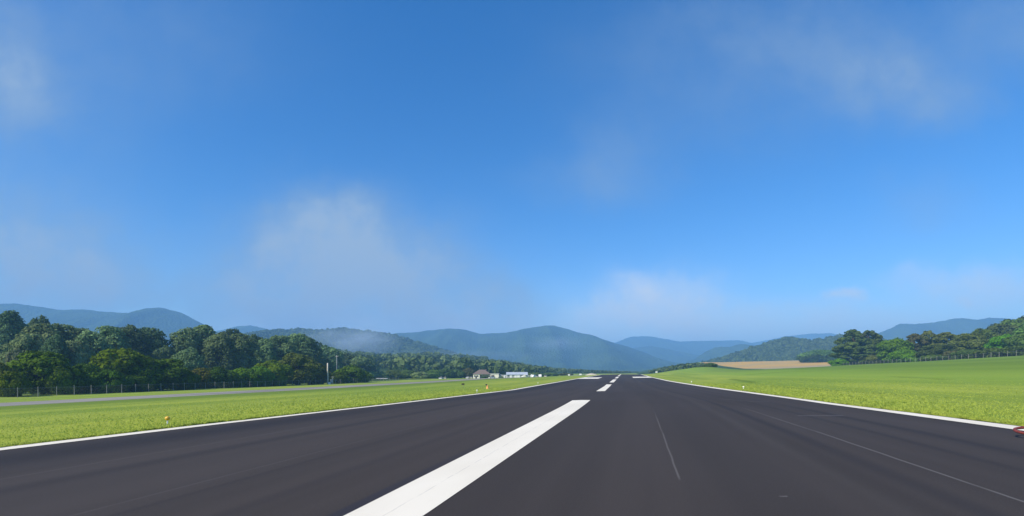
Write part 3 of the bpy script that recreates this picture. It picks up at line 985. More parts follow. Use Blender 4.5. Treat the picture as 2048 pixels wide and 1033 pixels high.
G4 = 'trees on the rise right of the runway'
RIGHT = [
    ('bush', 1640, 630, 697, 74, 'shrub', 'leaf_mid', 'wide dark green bush standing in the tan field'),
    ('bush', 1613, 635, 708, 30, 'shrub', 'leaf_mid', 'small bush at the left end of the field thicket'),
    ('tree', 1706, 325, 655, 66, 'loose', 'leaf_lace', 'tallest dark tree with two tops at the corner of the slope'),
    ('tree', 1738, 330, 656, 58, 'loose', 'leaf_lace', 'dark twin tree forming the right top of the tallest pair'),
    ('tree', 1722, 318, 690, 64, 'loose', 'leaf_lace', 'dark lower tree in front of the tallest twin trees'),
    ('bush', 1678, 316, 716, 32, 'shrub', 'leaf_bright', 'small yellow green bush at the foot of the tallest tree'),
    ('bush', 1745, 312, 706, 44, 'shrub', 'leaf_olive', 'brown green bush between tallest tree and bright tree'),
    ('tree', 1790, 300, 675, 52, 'round', 'leaf_bright', 'vivid bright green tree on the right slope'),
    ('bush', 1806, 282, 696, 50, 'shrub', 'leaf_bright', 'vivid green bush under the bright green tree'),
    ('bush', 1832, 270, 702, 40, 'shrub', 'leaf_bright', 'yellow tinged bush right of the bright green tree'),
    ('tree', 1762, 345, 680, 44, 'round', 'leaf_lace', 'dark tree top hidden behind the bright green tree'),
    ('tree', 1828, 300, 664, 50, 'loose', 'leaf_brown', 'rust tinged tree right of the bright green tree'),
    ('tree', 1856, 300, 657, 44, 'loose', 'leaf_olive', 'highest olive tree of the middle right group'),
    ('tree', 1892, 285, 661, 62, 'loose', 'leaf_olive', 'brownish ragged tree of the middle right group'),
    ('tree', 1872, 262, 688, 60, 'round', 'leaf_lace', 'dark lower tree in the middle right group'),
    ('bush', 1866, 250, 708, 44, 'shrub', 'leaf_mid', 'low green bush on the slope under the dark tree'),
    ('bush', 1905, 248, 700, 38, 'shrub', 'leaf_brown', 'brownish bush at the end of the middle right group'),
    ('tree', 1938, 262, 664, 60, 'round', 'leaf_olive', 'olive rounded tree left of the wooded rise'),
    ('tree', 1966, 285, 656, 56, 'round', 'leaf_mid', 'rounded tree where the wooded rise begins'),
    ('bush', 1938, 222, 697, 54, 'shrub', 'leaf_lace', 'dark hedge like bush behind the right fence'),
    ('bush', 1985, 212, 694, 60, 'shrub', 'leaf_lace', 'dark low bush behind the middle of the right fence'),
    ('tree', 2000, 300, 646, 60, 'round', 'leaf_lace', 'dark tree partway up the wooded rise'),
    ('tree', 2012, 245, 668, 54, 'round', 'leaf_bright', 'lighter green tree at the foot of the wooded rise'),
    ('tree', 2030, 310, 633, 60, 'round', 'leaf_mid', 'green tree near the top of the wooded rise'),
    ('tree', 2058, 315, 626, 60, 'round', 'leaf_lace', 'topmost dark tree at the right picture edge'),
    ('tree', 2050, 235, 664, 60, 'round', 'leaf_mid', 'lower green tree at the right picture edge'),
    ('bush', 2035, 205, 690, 60, 'shrub', 'leaf_lace', 'dark bush behind the fence at the right picture edge'),
    ('tree', 2085, 260, 640, 80, 'round', 'leaf_mid', 'tree just beyond the right picture edge'),
    ('bush', 1421, 292, 725, 24, 'shrub', 'leaf_dark', 'lone dark bush on top of the grassy bank'),
    ('bush', 1404, 296, 733, 26, 'shrub', 'leaf_mid', 'low scrub left of the lone bush on the bank'),
    ('bush', 1352, 270, 745.5, 10, 'shrub', 'leaf_dark', 'tiny dark shrub at the left foot of the grassy bank'),
]
for nm, px, Y, top, wpx, sh, leaf, lab in RIGHT:
    plant_tree(nm, px, Y, top, wpx, sh, leaf, lab, G4, nm, sink=.4 if sh == 'shrub' else 0)


# ---- far woods that read as one mass
def woods(name, base, H, W, nleaf, mat, seed, leafk=.30, nlobe=5):
    rs = np.random.RandomState(seed)
    n = len(base)
    lob = rs.normal(0, 1, (n, nlobe, 3))
    lob /= np.linalg.norm(lob, axis=2, keepdims=True)
    lob *= np.array([.5, .5, .42])
    lob[..., 2] = np.abs(lob[..., 2]) * 1.1 - .12
    which = rs.randint(0, nlobe, (n, nleaf))
    L = np.take_along_axis(lob, which[..., None].repeat(3, 2), 1)
    d = rs.normal(0, 1, (n, nleaf, 3))
    d[..., 2] += .5
    d[..., 1] -= .3
    d /= np.linalg.norm(d, axis=2, keepdims=True)
    p = L + d * rs.uniform(.42, .56, (n, nleaf, 1))
    p[..., 0] *= (W / 2)[:, None]
    p[..., 1] *= (W / 2)[:, None]
    p[..., 2] = (p[..., 2] * .5 + .5) * H[:, None]
    p += base[:, None, :]
    size = (W[:, None] * leafk * rs.uniform(.6, 1.3, (n, nleaf))).ravel()
    V, Fc = leaf_quads(p.reshape(-1, 3), d.reshape(-1, 3), size, rs, .45)
    tone = np.clip(.65 * rs.rand(n)[:, None].repeat(nleaf, 1) + .35 * rs.rand(n, nleaf), 0, 1).ravel()
    o = link(bpy.data.objects.new(name, mesh_np(name, V, Fc, (mat,), False, tone)))
    return o


def woodland(name, n, u0, u1, y0, y1, topline, hmin, hmax, seed, mat, label, nleaf=80):
    rs = np.random.RandomState(seed)
    Y = y0 + (y1 - y0) * rs.rand(n) ** 1.25
    u = rs.uniform(u0, u1, n)
    X = xc(Y) + u
    px = CX + F * X / Y
    z = zt(u, Y)
    H = rs.uniform(hmin, hmax, n)
    tl = np.array(topline, float)
    ty = np.interp(px, tl[:, 0], tl[:, 1]) + rs.uniform(-1.5, 3.0, n)
    allow = EYE + (HY - ty) / F * Y - z
    H = np.minimum(H, allow)
    ok = (H > 3.0) & (px > tl[0, 0]) & (px < tl[-1, 0])
    W = H * rs.uniform(.75, 1.1, n)
    base = np.stack([X, Y, z - .3], 1)
    o = woods(name, base[ok], H[ok], W[ok], nleaf, mat, seed)
    return tag(o, label, 'woodland', kind='stuff')


M['wood_mid'] = make_leaf("far_wood_foliage", (.020, .042, .014), (.150, .210, .078), .2, 0)
M['wood_far'] = make_leaf('distant_slope_foliage', (.034, .060, .022), (.105, .150, .055), .2, 0)
woodland('woodland', 2600, -1100, -75, 388, 1000,
         [(560, 690), (640, 692), (700, 700), (760, 706), (850, 703), (940, 707), (1000, 719), (1060, 729), (1100, 734), (1200, 742), (1262, 744), (1300, 746)], 8, 17, 5,
         M['wood_mid'], 'dense hazy green woods rising behind the airfield buildings')
woodland('woodland', 500, -75, 40, 650, 1000, [(1100, 735), (1200, 741), (1262, 743), (1300, 745), (1330, 745)], 5, 12, 6,
         M['wood_mid'], 'low far woods straight beyond the runway end', 60)
woodland('woodland', 420, 14, 125, 425, 760, [(1285, 745), (1320, 736), (1350, 729), (1385, 725), (1415, 726), (1432, 735)], 6, 13, 8,
         M['wood_mid'], 'small hazy woods right of the runway end behind the bank')
woodland('woodland', 900, 300, 560, 250, 620, [(1860, 690), (1905, 672), (1960, 655), (2010, 641), (2060, 626), (2200, 610)], 9, 17, 9,
         M['wood_mid'], 'wooded rise at the right picture edge behind the single trees', 110)


def ridge_woods(V, n, seed, hm, label, nleaf, vmax=.75):
    rs = np.random.RandomState(seed)
    nv, nt = 44, V.shape[1]
    a = rs.uniform((1 - vmax) * (nv - 1), nv - 1.2, n)
    b = rs.uniform(0, nt - 1.2, n)
    i, j = a.astype(int), b.astype(int)
    fa, fb_ = (a - i)[:, None], (b - j)[:, None]
    p = (V[i, j] * (1 - fb_) + V[i, j + 1] * fb_) * (1 - fa) + (V[i + 1, j] * (1 - fb_) + V[i + 1, j + 1] * fb_) * fa
    H = hm * rs.uniform(.7, 1.3, n)
    p[:, 2] -= H * .55
    o = woods('woodland', p, H, H * rs.uniform(.9, 1.4, n), nleaf, M['wood_far'], seed, .42, 4)
    return tag(o, label, 'woodland', kind='stuff')


ridge_woods(R7, 3800, 21, 10, 'forest covering the near green hill right of the runway end', 30)
ridge_woods(R3, 4200, 22, 11, 'forest covering the green hill above the left woods', 28)


# ------------------------------------------------------------------ fences
def fence(u, y0, y1, step, h, label, dim, seed, rails=True):
    rs = random.Random(seed)
    ys = np.arange(y0, y1 + .1, step)
    ym = .5 * (y0 + y1)
    o3 = Vector(P(u, ym))
    root = empty('chain_link_fence', o3)
    tag(root, label, 'fence')
    pts = [Vector(P(u + rs.uniform(-.05, .05), y)) - o3 for y in ys]
    for p in pts:
        mb = MB()
        hh = h * rs.uniform(1.0, 1.08)
        lean = rs.uniform(-.04, .04)
        mb.tube([(p.x, p.y, p.z - .3), (p.x + lean, p.y, p.z + hh)], [dim, dim * .9], 6)
        mb.lathe([(dim * 1.15, 0), (dim * 1.15, .04), (dim * .3, .08)], 6, (p.x + lean, p.y, p.z + hh))
        mb.build('post', M['post'], root)
    rl = MB()
    rl.tube([p + Vector((0, 0, h * .97)) for p in pts], .024, 5)
    rl.build('top_rail', M['wire'], root)
    wm = MB()
    for a, b in zip(pts[:-1], pts[1:]):
        n = int(step / .25)
        d = (b - a)
        hz = Vector((0, 0, h * .95))
        k = h / step
        for q in range(-int(n * k), n):
            for sgn in (1, -1):
                t0, t1 = q / n, q / n + k
                z0, z1 = 0.0, 1.0
                if t0 < 0:
                    z0 = -t0 / (t1 - t0)
                    t0 = 0
                if t1 > 1:
                    z1 = z0 + (1 - z0) * (1 - t0) / (t1 - t0)
                    t1 = 1
                if sgn < 0:
                    z0, z1 = 1 - z0, 1 - z1
                wm.tube([a + d * t0 + hz * z0, a + d * t1 + hz * z1], .003, 3)
    wm.build('wire_mesh', M['wire'], root)
    return root


fence(-105, 74, 250, 3.2, 1.75, 'long grey chain link fence in front of the dark shrubs on the left', .055, 3)
fence(131, 120, 318, 4.0, 1.7, 'grey chain link fence along the top of the right grass slope', .05, 4)

# ------------------------------------------------------------------ pole, cabinet, small fixtures on the left
b = at(655.5, 186)
pole = empty('utility_pole', b)
tag(pole, 'weathered grey wooden pole standing by the left fence', 'pole')
mb = MB()
mb.tube([(0, 0, -.3), (.03, 0, 2.2), (-.04, 0, 5.0), (-.05, 0, 7.6)], [.30, .27, .24, .21], 10)
mb.build('shaft', M['pole'], pole, True)
mb = MB(); mb.box((0, -.22, 2.6), (.34, .14, 1.5)); mb.build('meter_box', M['grey_metal'], pole)
mb = MB(); mb.tube([(.16, -.1, 0), (.13, -.1, 6.8)], .035, 6); mb.build('conduit', M['grey_metal'], pole)

b = at(673.5, 236)
pole2 = empty('utility_pole', b)
tag(pole2, 'slim distant grey pole poking above the bushes right of the wooden pole', 'pole')
mb = MB()
H2 = EYE + (HY - 711) / F * 236 - b.z
mb.tube([(0, 0, -.3), (0, 0, H2)], [.13, .09], 8)
mb.build('shaft', M['grey_metal'], pole2, True)
mb = MB(); mb.box((0, 0, H2 - .5), (1.3, .12, .14)); mb.build('crossarm', M['pole'], pole2)

b = at(665, 184)
cab = empty('electrical_cabinet', b)
tag(cab, 'grey electrical cabinet on a post with a flat cap beside the wooden pole', 'cabinet')
mb = MB(); mb.tube([(.1, 0, -.2), (.1, 0, 2.5)], .11, 8); mb.build('post', M['grey_metal'], cab)
mb = MB(); mb.box((.1, 0, 2.56), (.95, .6, .12)); mb.build('cap_plate', M['grey_metal'], cab)
mb = MB(); mb.box((-.33, 0, 1.25), (.7, .45, 1.2)); mb.build('box', M['grey_metal'], cab)
mb = MB(); mb.tube([(-.33, 0, -.2), (-.33, 0, .66)], .06, 6); mb.build('leg', M['grey_metal'], cab)
b = at(659, 183)
pd = empty('junction_box', b)
tag(pd, 'low white junction box at the foot of the wooden pole', 'box')
mb = MB(); mb.box((0, 0, .35), (.6, .5, .8), .94); mb.build('body', M['white_metal'], pd)
mb = MB(); mb.box((0, 0, .79), (.7, .6, .08)); mb.build('lid', M['grey_metal'], pd)


# ------------------------------------------------------------------ runway edge lights
def solve_y(px, u, lo=8.0, hi=300.0):
    for _ in range(60):
        m = .5 * (lo + hi)
        x = CX + F * (float(xc(m)) + u) / m
        if (x < px) == (u < 0): lo = m
        else: hi = m
    return .5 * (lo + hi)


def edge_light(px, u, lens, label):
    y = solve_y(px, u)
    root = empty('runway_edge_light', Vector(P(u, y)))
    tag(root, label, 'runway light', 'lights along the runway edges')
    mb = MB(); mb.lathe([(.09, -.05), (.09, .03), (.04, .04)], 12); mb.build('base_plate', M['grey_metal'], root)
    mb = MB(); mb.lathe([(.022, .0), (.022, .16), (.035, .165), (.035, .18)], 10); mb.build('stem', M['white_metal'], root)
    mb = MB(); mb.lathe([(.04, .175), (.065, .195), (.080, .235), (.076, .27), (.052, .30), (.015, .312)], 18); mb.build('lens', M[lens], root, True)
    return root


edge_light(335, -13.3, 'amber', 'amber globe runway light on a white stem nearest on the left')
edge_light(954, -13.3, 'clear', 'small clear runway light in the left grass near the orange marker')
edge_light(1076, -13.3, 'clear', 'farthest small runway light at the left runway edge')
edge_light(1487, 13.3, 'clear', 'pale yellow runway light in the right grass nearest the viewer')
edge_light(1383, 13.3, 'clear', 'farther small runway light in the right grass below the bank')

# orange marker and dark marker in the left infield
b = at(974, 70)
mk = empty('marker_cone', b)
mk.scale = (.74, .74, .74)
tag(mk, 'orange marker with a dark lamp head in the left grass before the buildings', 'marker')
mb = MB(); mb.lathe([(.27, -.03), (.27, .03), (.19, .05), (.17, .45), (.13, .62), (.05, .64)], 14, (.08, 0, .06)); mb.build('cone', M['orange'], mk, True)
mb = MB(); mb.box((-.12, -.05, .80), (.34, .26, .20), .85); mb.tube([(-.08, 0, 0), (-.10, 0, .75)], .03, 6); mb.build('lamp_head', M['dark'], mk)
b = at(926, 74)
mk = empty('marker_box', b)
tag(mk, 'small dark marker box on a pale stake left of the orange marker', 'marker')
mb = MB(); mb.box((0, 0, .50), (.42, .20, .20), .9); mb.build('box', M['dark'], mk)
mb = MB(); mb.tube([(.05, 0, -.1), (.05, 0, .42)], .025, 6); mb.build('stake', M['post'], mk)

# red hoop on the right edge line
hy = 10.75
hu = u_of(2079, hy)
hp = Vector(P(hu, hy))
hoop = empty('hoop', hp + Vector((0, 0, .055)))
hoop.rotation_euler = (.16, 0, 0)
tag(hoop, 'faded red rubber hoop lying on the white line at the right picture edge', 'hoop')
mb = MB()
n = 40
ring = [(.36 * math.cos(2 * math.pi * k / n), .36 * math.sin(2 * math.pi * k / n) * 1.1, .055 + .012 * math.sin(4 * math.pi * k / n)) for k in range(n + 1)]
mb.tube(ring, .028, 10)
mb.build('ring', M['red'], hoop, True)
mb = MB(); mb.tube(ring[3:6], .037, 10); mb.build('coupling', M['dark'], hoop, True)


# ------------------------------------------------------------------ airfield buildings
def hip_roof(mb, x0, x1, y0, y1, z0, h, over=.5):
    x0, x1, y0, y1 = x0 - over, x1 + over, y0 - over, y1 + over
    d = (y1 - y0) / 2
    a, b_ = (x0 + d, .5 * (y0 + y1), z0 + h), (x1 - d, .5 * (y0 + y1), z0 + h)
    A, B, C_, D_ = (x0, y0, z0), (x1, y0, z0), (x1, y1, z0), (x0, y1, z0)
    mb.poly([A, B, b_, a]); mb.poly([C_, D_, a, b_]); mb.poly([B, C_, b_]); mb.poly([D_, A, a])
    lo = [(p[0], p[1], z0 - .18) for p in (A, B, C_, D_)]
    mb.poly(lo[::-1])
    for p, q, r, t in ((A, B, lo[1], lo[0]), (B, C_, lo[2], lo[1]), (C_, D_, lo[3], lo[2]), (D_, A, lo[0], lo[3])):
        mb.poly([p, t, r, q][::-1])


def window(parent, x, y, z, wd, ht):
    fr = MB()
    for cx_, cz_, sx, sz in ((0, ht / 2 + .04, wd + .16, .08), (0, -ht / 2 - .04, wd + .16, .08), (-wd / 2 - .04, 0, .08, ht), (wd / 2 + .04, 0, .08, ht)):
        fr.box((x + cx_, y - .05, z + cz_), (sx, .10, sz))
    f = fr.build('window', M['white_metal'], parent)
    g = MB(); g.box((x, y - .02, z), (wd, .03, ht)); g.build('pane', M['glass'], f)
    return f


b = at(974, 352)
te = empty('terminal_building', (b.x, b.y, b.z - .1))
tag(te, 'low cream building with a brown hipped roof beside the airfield', 'building')
mb = MB()
mb.box((-7.0, 2.2, 1.5), (4.3, 7.6, 3.0))                      # left gabled room
mb.box((-1.4, 4.6, 1.5), (6.9, 2.8, 3.0))                      # recessed back wall of the carport
mb.box((-1.4, -.6, 2.45), (6.9, .3, .5))                       # fascia beam over the carport
mb.box((1.6, -.6, 1.1), (.4, .3, 2.2))                         # carport pier
mb.build('wall', M['cream'], te)
mb = MB(); hip_roof(mb, -9.1, 2.0, -1.4, 6.0, 3.05, 2.9); rf = mb.build('roof', M['brown_roof'], te)
mb = MB(); mb.box((-1.0, 3.6, 5.7), (.7, .7, 1.4)); mb.build('chimney', M['brown_roof'], rf)
mb = MB(); mb.box((5.2, 1.6, 1.6), (5.6, 7.0, 3.2)); mb.build('wing', M['cream'], te)
mb = MB(); mb.box((5.2, 1.6, 3.28), (6.2, 7.6, .16)); mb.build('wing_roof', M['white_metal'], te)
mb = MB(); mb.box((9.6, 2.4, 1.25), (3.1, 5.0, 2.5)); mb.build('lean_to', M['grey_metal'], te)
mb = MB(); mb.poly([(8.02, -.3, 3.0), (11.4, -.3, 2.45), (11.4, 5.2, 2.45), (8.02, 5.2, 3.0)]); mb.poly([(8.02, -.3, 2.9), (8.02, 5.2, 2.9), (11.4, 5.2, 2.35), (11.4, -.3, 2.35)])
mb.poly([(8.02, -.3, 3.0), (8.02, -.3, 2.9), (11.4, -.3, 2.35), (11.4, -.3, 2.45)]); mb.build('lean_to_roof', M['blue_roof'], te)
window(te, -6.2, -1.6, 1.7, .9, 1.1)
window(te, -8.2, -1.6, 1.7, .7, 1.1)
dd = MB(); dd.box((-7.2, -1.64, 1.05), (.95, .08, 2.1)); dr = dd.build('door', M['dark'], te)
dd = MB(); dd.tube([(-6.85, -1.72, 1.0), (-6.85, -1.72, 1.2)], .025, 6); dd.build('handle', M['grey_metal'], dr)
dd = MB(); dd.box((3.9, -1.95, 1.15), (2.0, .10, 2.3)); dd.build('garage_door', M['dark'], te)
plant_tree('bush', 968, 347, 752.6, 12, 'shrub', 'leaf_dark', 'dark clipped bush in front of the cream building carport', cat='bush')
plant_tree('bush', 978, 347, 753.0, 8, 'shrub', 'leaf_olive', 'olive bush by the carport pier of the cream building', cat='bush')
plant_tree('bush', 1002, 348, 752.8, 9, 'shrub', 'leaf_mid', 'green bush in front of the grey lean to', cat='bush')

b = at(1034, 364)
hg = empty('hangar', (b.x, b.y, b.z - .1))
tag(hg, 'white low hangar with a long blue grey metal roof right of the cream building', 'building')
mb = MB(); mb.box((0, 4.0, 1.2), (14.2, 8.0, 2.4)); mb.build('wall', M['grey_metal'], hg)
mb = MB()
L, e, r = 7.5, 2.42, 4.1
mb.poly([(-L, -.5, e), (L, -.5, e), (L, 4.0, r), (-L, 4.0, r)]); mb.poly([(L, 8.5, e), (-L, 8.5, e), (-L, 4.0, r), (L, 4.0, r)])
mb.poly([(-L, -.5, e - .12), (-L, 4.0, r - .12), (L, 4.0, r - .12), (L, -.5, e - .12)]); mb.poly([(-L, -.5, e), (-L, -.5, e - .12), (L, -.5, e - .12), (L, -.5, e)])
mb.poly([(L, -.5, e), (L, 8.5, e), (L, 4.0, r)]); mb.poly([(-L, 8.5, e), (-L, -.5, e), (-L, 4.0, r)])
for k in range(15): mb.box((-7 + k, 1.74, 3.30), (.05, .05, .05))
mb.build('roof', M['blue_roof'], hg)
for x, wd in ((-4.2, 1.5), (-1.0, 1.6), (1.0, 2.2)):
    dd = MB(); dd.box((x, -.06, 1.1), (wd, .12, 2.2)); sd = dd.build('sliding_door', M['white_metal'], hg)
    dd = MB(); dd.box((x + wd * .4, -.14, 1.1), (.05, .06, .4)); dd.build('handle', M['dark'], sd)
window(hg, 3.6, -.02, 1.5, 1.2, .8)
window(hg, -5.8, -.02, 1.5, .9, .8)
b = at(1010.5, 352)
sh = empty('storage_shed', (b.x, b.y, b.z - .1))
tag(sh, 'small white storage shed at the left end of the hangar', 'shed')
mb = MB(); mb.box((0, 0, 1.15), (2.0, 2.6, 2.3)); mb.build('wall', M['white_metal'], sh)
mb = MB(); mb.box((0, 0, 2.36), (2.3, 2.9, .12), .9); mb.build('roof', M['blue_roof'], sh)
mb = MB(); mb.box((.2, -1.33, .95), (.9, .06, 1.8)); mb.build('door', M['grey_metal'], sh)


# ------------------------------------------------------------------ parked vehicles
def make_car(px, Y, paint, rz, van, label):
    b = at(px, Y)
    root = empty('parked_van' if van else 'parked_car', b, rz)
    tag(root, label, 'van' if van else 'car', 'vehicles parked by the airfield buildings')
    L, W_, top = (4.9, 1.95, 2.1) if van else (4.4, 1.78, 1.45)
    # side outline lofted across the width, tucked in at the glasshouse
    if van: out = [(-2.45, .35), (-2.45, 1.0), (-1.75, 1.15), (2.45, 1.15), (2.45, .35)]
    else: out = [(-2.2, .32), (-2.2, .68), (-1.0, .86), (1.5, .92), (2.2, .88), (2.2, .32)]
    mb = MB()
    hw = W_ / 2
    mb.poly([(x, -hw, z) for x, z in out]); mb.poly([(x, hw, z) for x, z in out][::-1])
    for (xa, za), (xb, zb) in zip(out, out[1:] + out[:1]):
        mb.poly([(xa, -hw, za), (xa, hw, za), (xb, hw, zb), (xb, -hw, zb)])
    mb.build('body', M[paint], root)
    if van: cab = [(-1.72, 1.153, hw), (2.44, 1.153, hw), (2.40, top - .06, hw * .9), (-1.1, top - .06, hw * .9)]
    else: cab = [(-.95, .863, hw * .97), (1.9, .923, hw * .97), (1.35, top - .06, hw * .8), (-.25, top - .06, hw * .8)]
    mb = MB()
    mb.poly([(x, -y, z) for x, z, y in cab]); mb.poly([(x, y, z) for x, z, y in cab][::-1])
    for (xa, za, ya), (xb, zb, yb) in zip(cab, cab[1:] + cab[:1]):
        mb.poly([(xa, -ya, za), (xa, ya, za), (xb, yb, zb), (xb, -yb, zb)])
    mb.build('cabin', M[paint] if van else M['glass'], root)
    c2, c3 = cab[2], cab[3]
    mb = MB(); mb.box(((c2[0] + c3[0]) / 2, 0, top - .025), (c2[0] - c3[0], c2[2] * 2 - .05, .06), .95); mb.build('roof', M[paint], root)
    for sy in (-1, 1):
        for sx in (-1.4, 1.35):
            wh = MB()
            wh.tube([(sx, sy * (hw - .10), .33), (sx, sy * (hw + .03), .33)], .33, 14)
            wo_ = wh.build('wheel', M['rubber'], root)
            wh = MB(); wh.tube([(sx, sy * (hw + .03), .33), (sx, sy * (hw + .045), .33)], .2, 10); wh.build('rim', M['rim'], wo_)
        hl = MB(); hl.box((-L / 2 - .02, sy * hw * .7, .62), (.06, .32, .16)); hl.build('headlight', M['clear'], root)
    return root


make_car(882, 330, 'car_white', 1.45, False, 'white car seen end on left of the three dark trees')
make_car(890, 334, 'car_tan', 1.6, False, 'pale tan car beside the leftmost white car')
make_car(935, 340, 'car_white', 1.5, False, 'white car under the brownish tree by the cream building')
make_car(942, 338, 'car_tan', 1.65, False, 'pale car parked nearest the cream building')
make_car(984, 341, 'car_white', .5, False, 'white car in front of the dark garage door')
make_car(1066, 350, 'car_white', 1.2, True, 'white van right of the parked light plane')
make_car(1073, 356, 'car_tan', 1.5, False, 'pale tan car between the two vans')
make_car(1080, 360, 'car_white', 1.55, True, 'white van at the right end of the parked vehicles')
make_car(1091, 366, 'car_tan', 1.4, False, 'low tan car farthest right of the parked vehicles')

b = at(1052, 343)
pl = empty('light_aircraft', b, .12)
tag(pl, 'small white light aircraft parked before the right half of the hangar', 'plane')
mb = MB(); mb.tube([(-3.0, 0, 1.05), (-2.7, 0, 1.1), (-1.6, 0, 1.2), (-.3, 0, 1.3), (1.0, 0, 1.3), (3.6, 0, 1.35)], [.16, .42, .56, .62, .46, .14], 12); mb.build('fuselage', M['white_metal'], pl, True)
mb = MB(); mb.tube([(-1.2, 0, 1.72), (-.4, 0, 1.95), (.6, 0, 1.78)], [.12, .42, .12], 10); mb.build('canopy', M['glass'], pl, True)
mb = MB(); mb.box((-.3, 0, 2.32), (1.45, 10.4, .16), .92); mb.build('wing', M['white_metal'], pl)
mb = MB(); mb.box((3.3, 0, 1.42), (.9, 3.2, .09), .9); mb.build('tailplane', M['white_metal'], pl)
mb = MB(); mb.poly([(2.5, -.05, 1.4), (3.9, -.05, 1.4), (4.1, -.05, 2.6), (3.5, -.05, 2.6)]); mb.poly([(2.5, .05, 1.4), (3.5, .05, 2.6), (4.1, .05, 2.6), (3.9, .05, 1.4)])
mb.poly([(3.5, -.05, 2.6), (4.1, -.05, 2.6), (4.1, .05, 2.6), (3.5, .05, 2.6)]); mb.poly([(2.5, -.05, 1.4), (3.5, -.05, 2.6), (3.5, .05, 2.6), (2.5, .05, 1.4)]); mb.poly([(3.9, -.05, 1.4), (3.9, .05, 1.4), (4.1, .05, 2.6), (4.1, -.05, 2.6)])
mb.build('fin', M['white_metal'], pl)
mb = MB(); mb.box((-3.16, 0, 1.05), (.06, .16, 1.9), .6); mb.build('propeller', M['dark'], pl)
for x, y in ((-2.2, 0), (.1, 1.1), (.1, -1.1)):
    mb = MB(); mb.tube([(x, y, .2), (x * .9, y * .4, 1.0)], .05, 6); lg = mb.build('landing_leg', M['grey_metal'], pl)
    mb = MB(); mb.tube([(x, y - .08, .22), (x, y + .08, .22)], .22, 12); mb.build('tyre', M['rubber'], lg)

b = at(764, 298)
tr = empty('flatbed_trailer', b, .1)
tag(tr, 'long low white flatbed trailer parked before the far woods', 'trailer')
mb = MB(); mb.box((0, 0, .78), (6.4, 2.2, .30), .98); mb.build('deck', M['white_metal'], tr)
mb = MB(); mb.tube([(3.2, 0, .62), (4.4, 0, .45)], .06, 6); mb.build('tow_bar', M['grey_metal'], tr)
for x in (-1.2, -.3):
    for y in (-1.0, 1.0):
        mb = MB(); mb.tube([(x, y - .12, .32), (x, y + .12, .32)], .32, 12); mb.build('wheel', M['rubber'], tr)

# pale gravel heap and white stakes at the far runway end
b = at(1183, 322)
mb = MB()
rs = np.random.RandomState(5)
mb.lathe([(3.6, -.2), (3.0, .25), (1.9, .7), (.7, .95), (.1, 1.0)], 16)
mb.v = [(x * (1 + .18 * math.sin(7 * i)) * 1.3, y * (1 + .15 * math.cos(5 * i)), z * (1 + .1 * math.sin(3 * i))) for i, (x, y, z) in enumerate(mb.v)]
hp_ = mb.build('gravel_heap', M['straw'], None, True)
hp_.location = b
tag(hp_, 'pale tan gravel heap at the far left corner of the runway', 'heap')
for px, Y, lab in ((1161, 300, 'white board on stakes at the far left runway corner'), (1138, 320, 'small white board left of the far runway corner'), (1313, 330, 'white board by the small woods at the far right runway corner'),
                   (1401, 318, 'white board on the bank left of the lone bush')):
    b = at(px, Y)
    sg = empty('marker_board', b)
    tag(sg, lab, 'marker', 'white marker boards near the runway end')
    mb = MB(); mb.box((0, 0, .75), (1.3, .08, .8)); mb.build('board', M['white_metal'], sg)
    for x in (-.45, .45):
        mb = MB(); mb.tube([(x, .08, -.2), (x, .08, 1.0)], .04, 6); mb.build('stake', M['post'], sg)

# ------------------------------------------------------------------ grass blades beside the pavement
def blades(n, u0, u1, y0, y1, seed, hgt):
    rs = np.random.RandomState(seed)
    Y = y0 * (y1 / y0) ** rs.rand(n)
    t = rs.rand(n) ** 2.4
    u = u0 + (u1 - u0) * t * (.55 + .45 * rs.rand(n))
    px = CX + F * (xc(Y) + u) / Y
    ok = (px > -80) & (px < 2130)
    Y, u, t = Y[ok], u[ok], t[ok]
    n = len(Y)
    k = np.clip(Y / 14, .8, 3.0)
    u = u - np.sign(u0) * .22 * np.clip(fbm(Y * 1.3, u0, 3) * 3 + .1, -.2, 1) * (t < .04)
    h = hgt * (1 - .75 * t) * rs.uniform(.5, 1.25, n) * np.clip(k, .8, 1.4)
    b = P(u, Y, .02)
    a = rs.uniform(0, np.pi, n)
    wd = (.008 + .006 * rs.rand(n)) * k * 1.6
    dx = np.stack([np.cos(a) * wd, np.sin(a) * wd, np.zeros(n)], 1)
    ln = np.stack([rs.normal(0, .5, n) * h, rs.normal(0, .5, n) * h, h], 1)
    V = np.stack([b - dx, b + dx, b + ln * .62 + dx * .7, b + ln], 1)
    return V.reshape(-1, 3), np.arange(4 * n).reshape(n, 4), rs.rand(n)


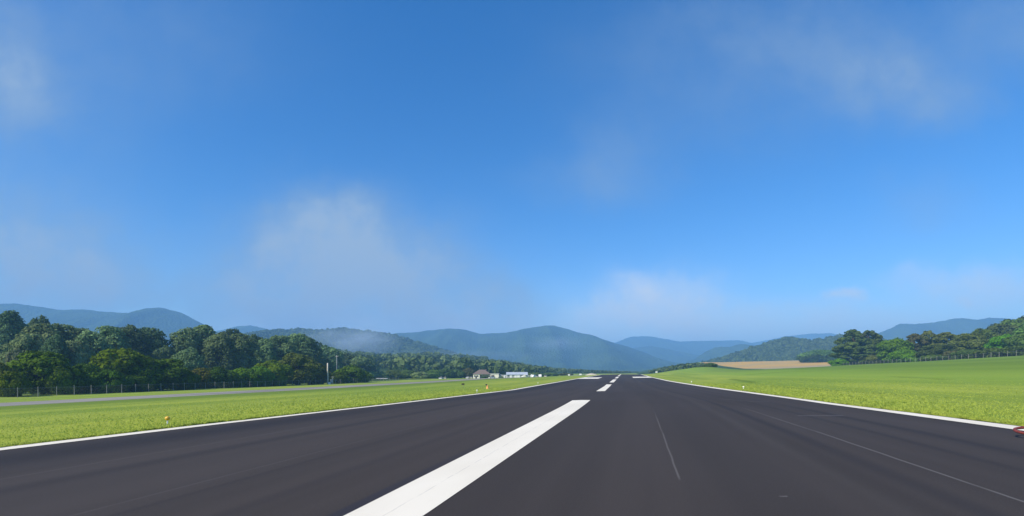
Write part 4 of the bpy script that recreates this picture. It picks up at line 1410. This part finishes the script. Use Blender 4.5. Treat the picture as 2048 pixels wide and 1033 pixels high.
M['blade'] = make_leaf("grass_blade", (.360, .440, .070), (.440, .510, .100), .45, 0)
for u0, u1, sd in ((-12.42, -32, 1), (12.42, 34, 2)):
    V, Fc, tn = blades(40000, u0, u1, 8.5, 75, sd, .055)
    o = link(bpy.data.objects.new('grass', mesh_np('grass', V, Fc, (M['blade'],), False, tn)))
    tag(o, 'short green grass blades along the ' + ('left' if u0 < 0 else 'right') + ' pavement edge', 'grass', kind='stuff')

# ------------------------------------------------------------------ morning haze
ZTOP = 360.0
hz_m, hn, hout = new_mat("morning_haze")
pv = hn.new('ShaderNodeVolumePrincipled')
pv.inputs['Color'].default_value = (.26, .56, .97, 1)
pv.inputs['Density'].default_value = 0.00032
pv.inputs['Anisotropy'].default_value = 0.0
hn.l.new(pv.outputs[0], hout.inputs['Volume'])
hb = MB()
hb.box((0, 3450, (ZTOP - 40) / 2), (13000, 7500, ZTOP + 40))
haze = hb.build("haze", hz_m)
tag(haze, kind='stuff')

# thin mist lying against the near hill and the main mountain
def mist(px, py, D, rx, ry, rz, dens, label):
    m, n, out = new_mat("hill_mist")
    tcn = n.new('ShaderNodeTexCoord')
    vl = n.new('ShaderNodeVectorMath', operation='LENGTH')
    n.l.new(tcn.outputs['Object'], vl.inputs[0])
    fall = n.ramp(vl.outputs['Value'], 1.0, .1)
    nz = n.noise(tcn.outputs['Object'], 1.6, 4.0, .6)
    pv_ = n.new('ShaderNodeVolumePrincipled')
    pv_.inputs['Color'].default_value = (.62, .78, .98, 1)
    n.l.new(n.math('MULTIPLY', n.math('MULTIPLY', fall, n.ramp(nz, .3, .65)), dens), pv_.inputs['Density'])
    n.l.new(pv_.outputs[0], out.inputs['Volume'])
    mb = MB()
    mb.lathe([(math.sin(t) + .001, -math.cos(t)) for t in np.linspace(0, math.pi, 13)], 20)
    o = mb.build('mist', m)
    o.location = ((px - CX) / F * D, D, EYE + (HY - py) / F * D)
    o.scale = (rx / F * D, rz, ry / F * D)
    return tag(o, label, 'mist', kind='stuff')


mist(718, 684, 1060, 100, 42, 80, .016, 'thin white mist lying on the green hill above the left woods')
mist(650, 672, 1040, 80, 24, 60, .008, 'faint mist veil left of the main mist on the green hill')
mist(900, 712, 1240, 300, 18, 60, .0035, 'low mist band in the valley before the main mountain')
mist(1110, 688, 1700, 75, 22, 80, .005, 'faint mist patch on the slope of the main mountain')
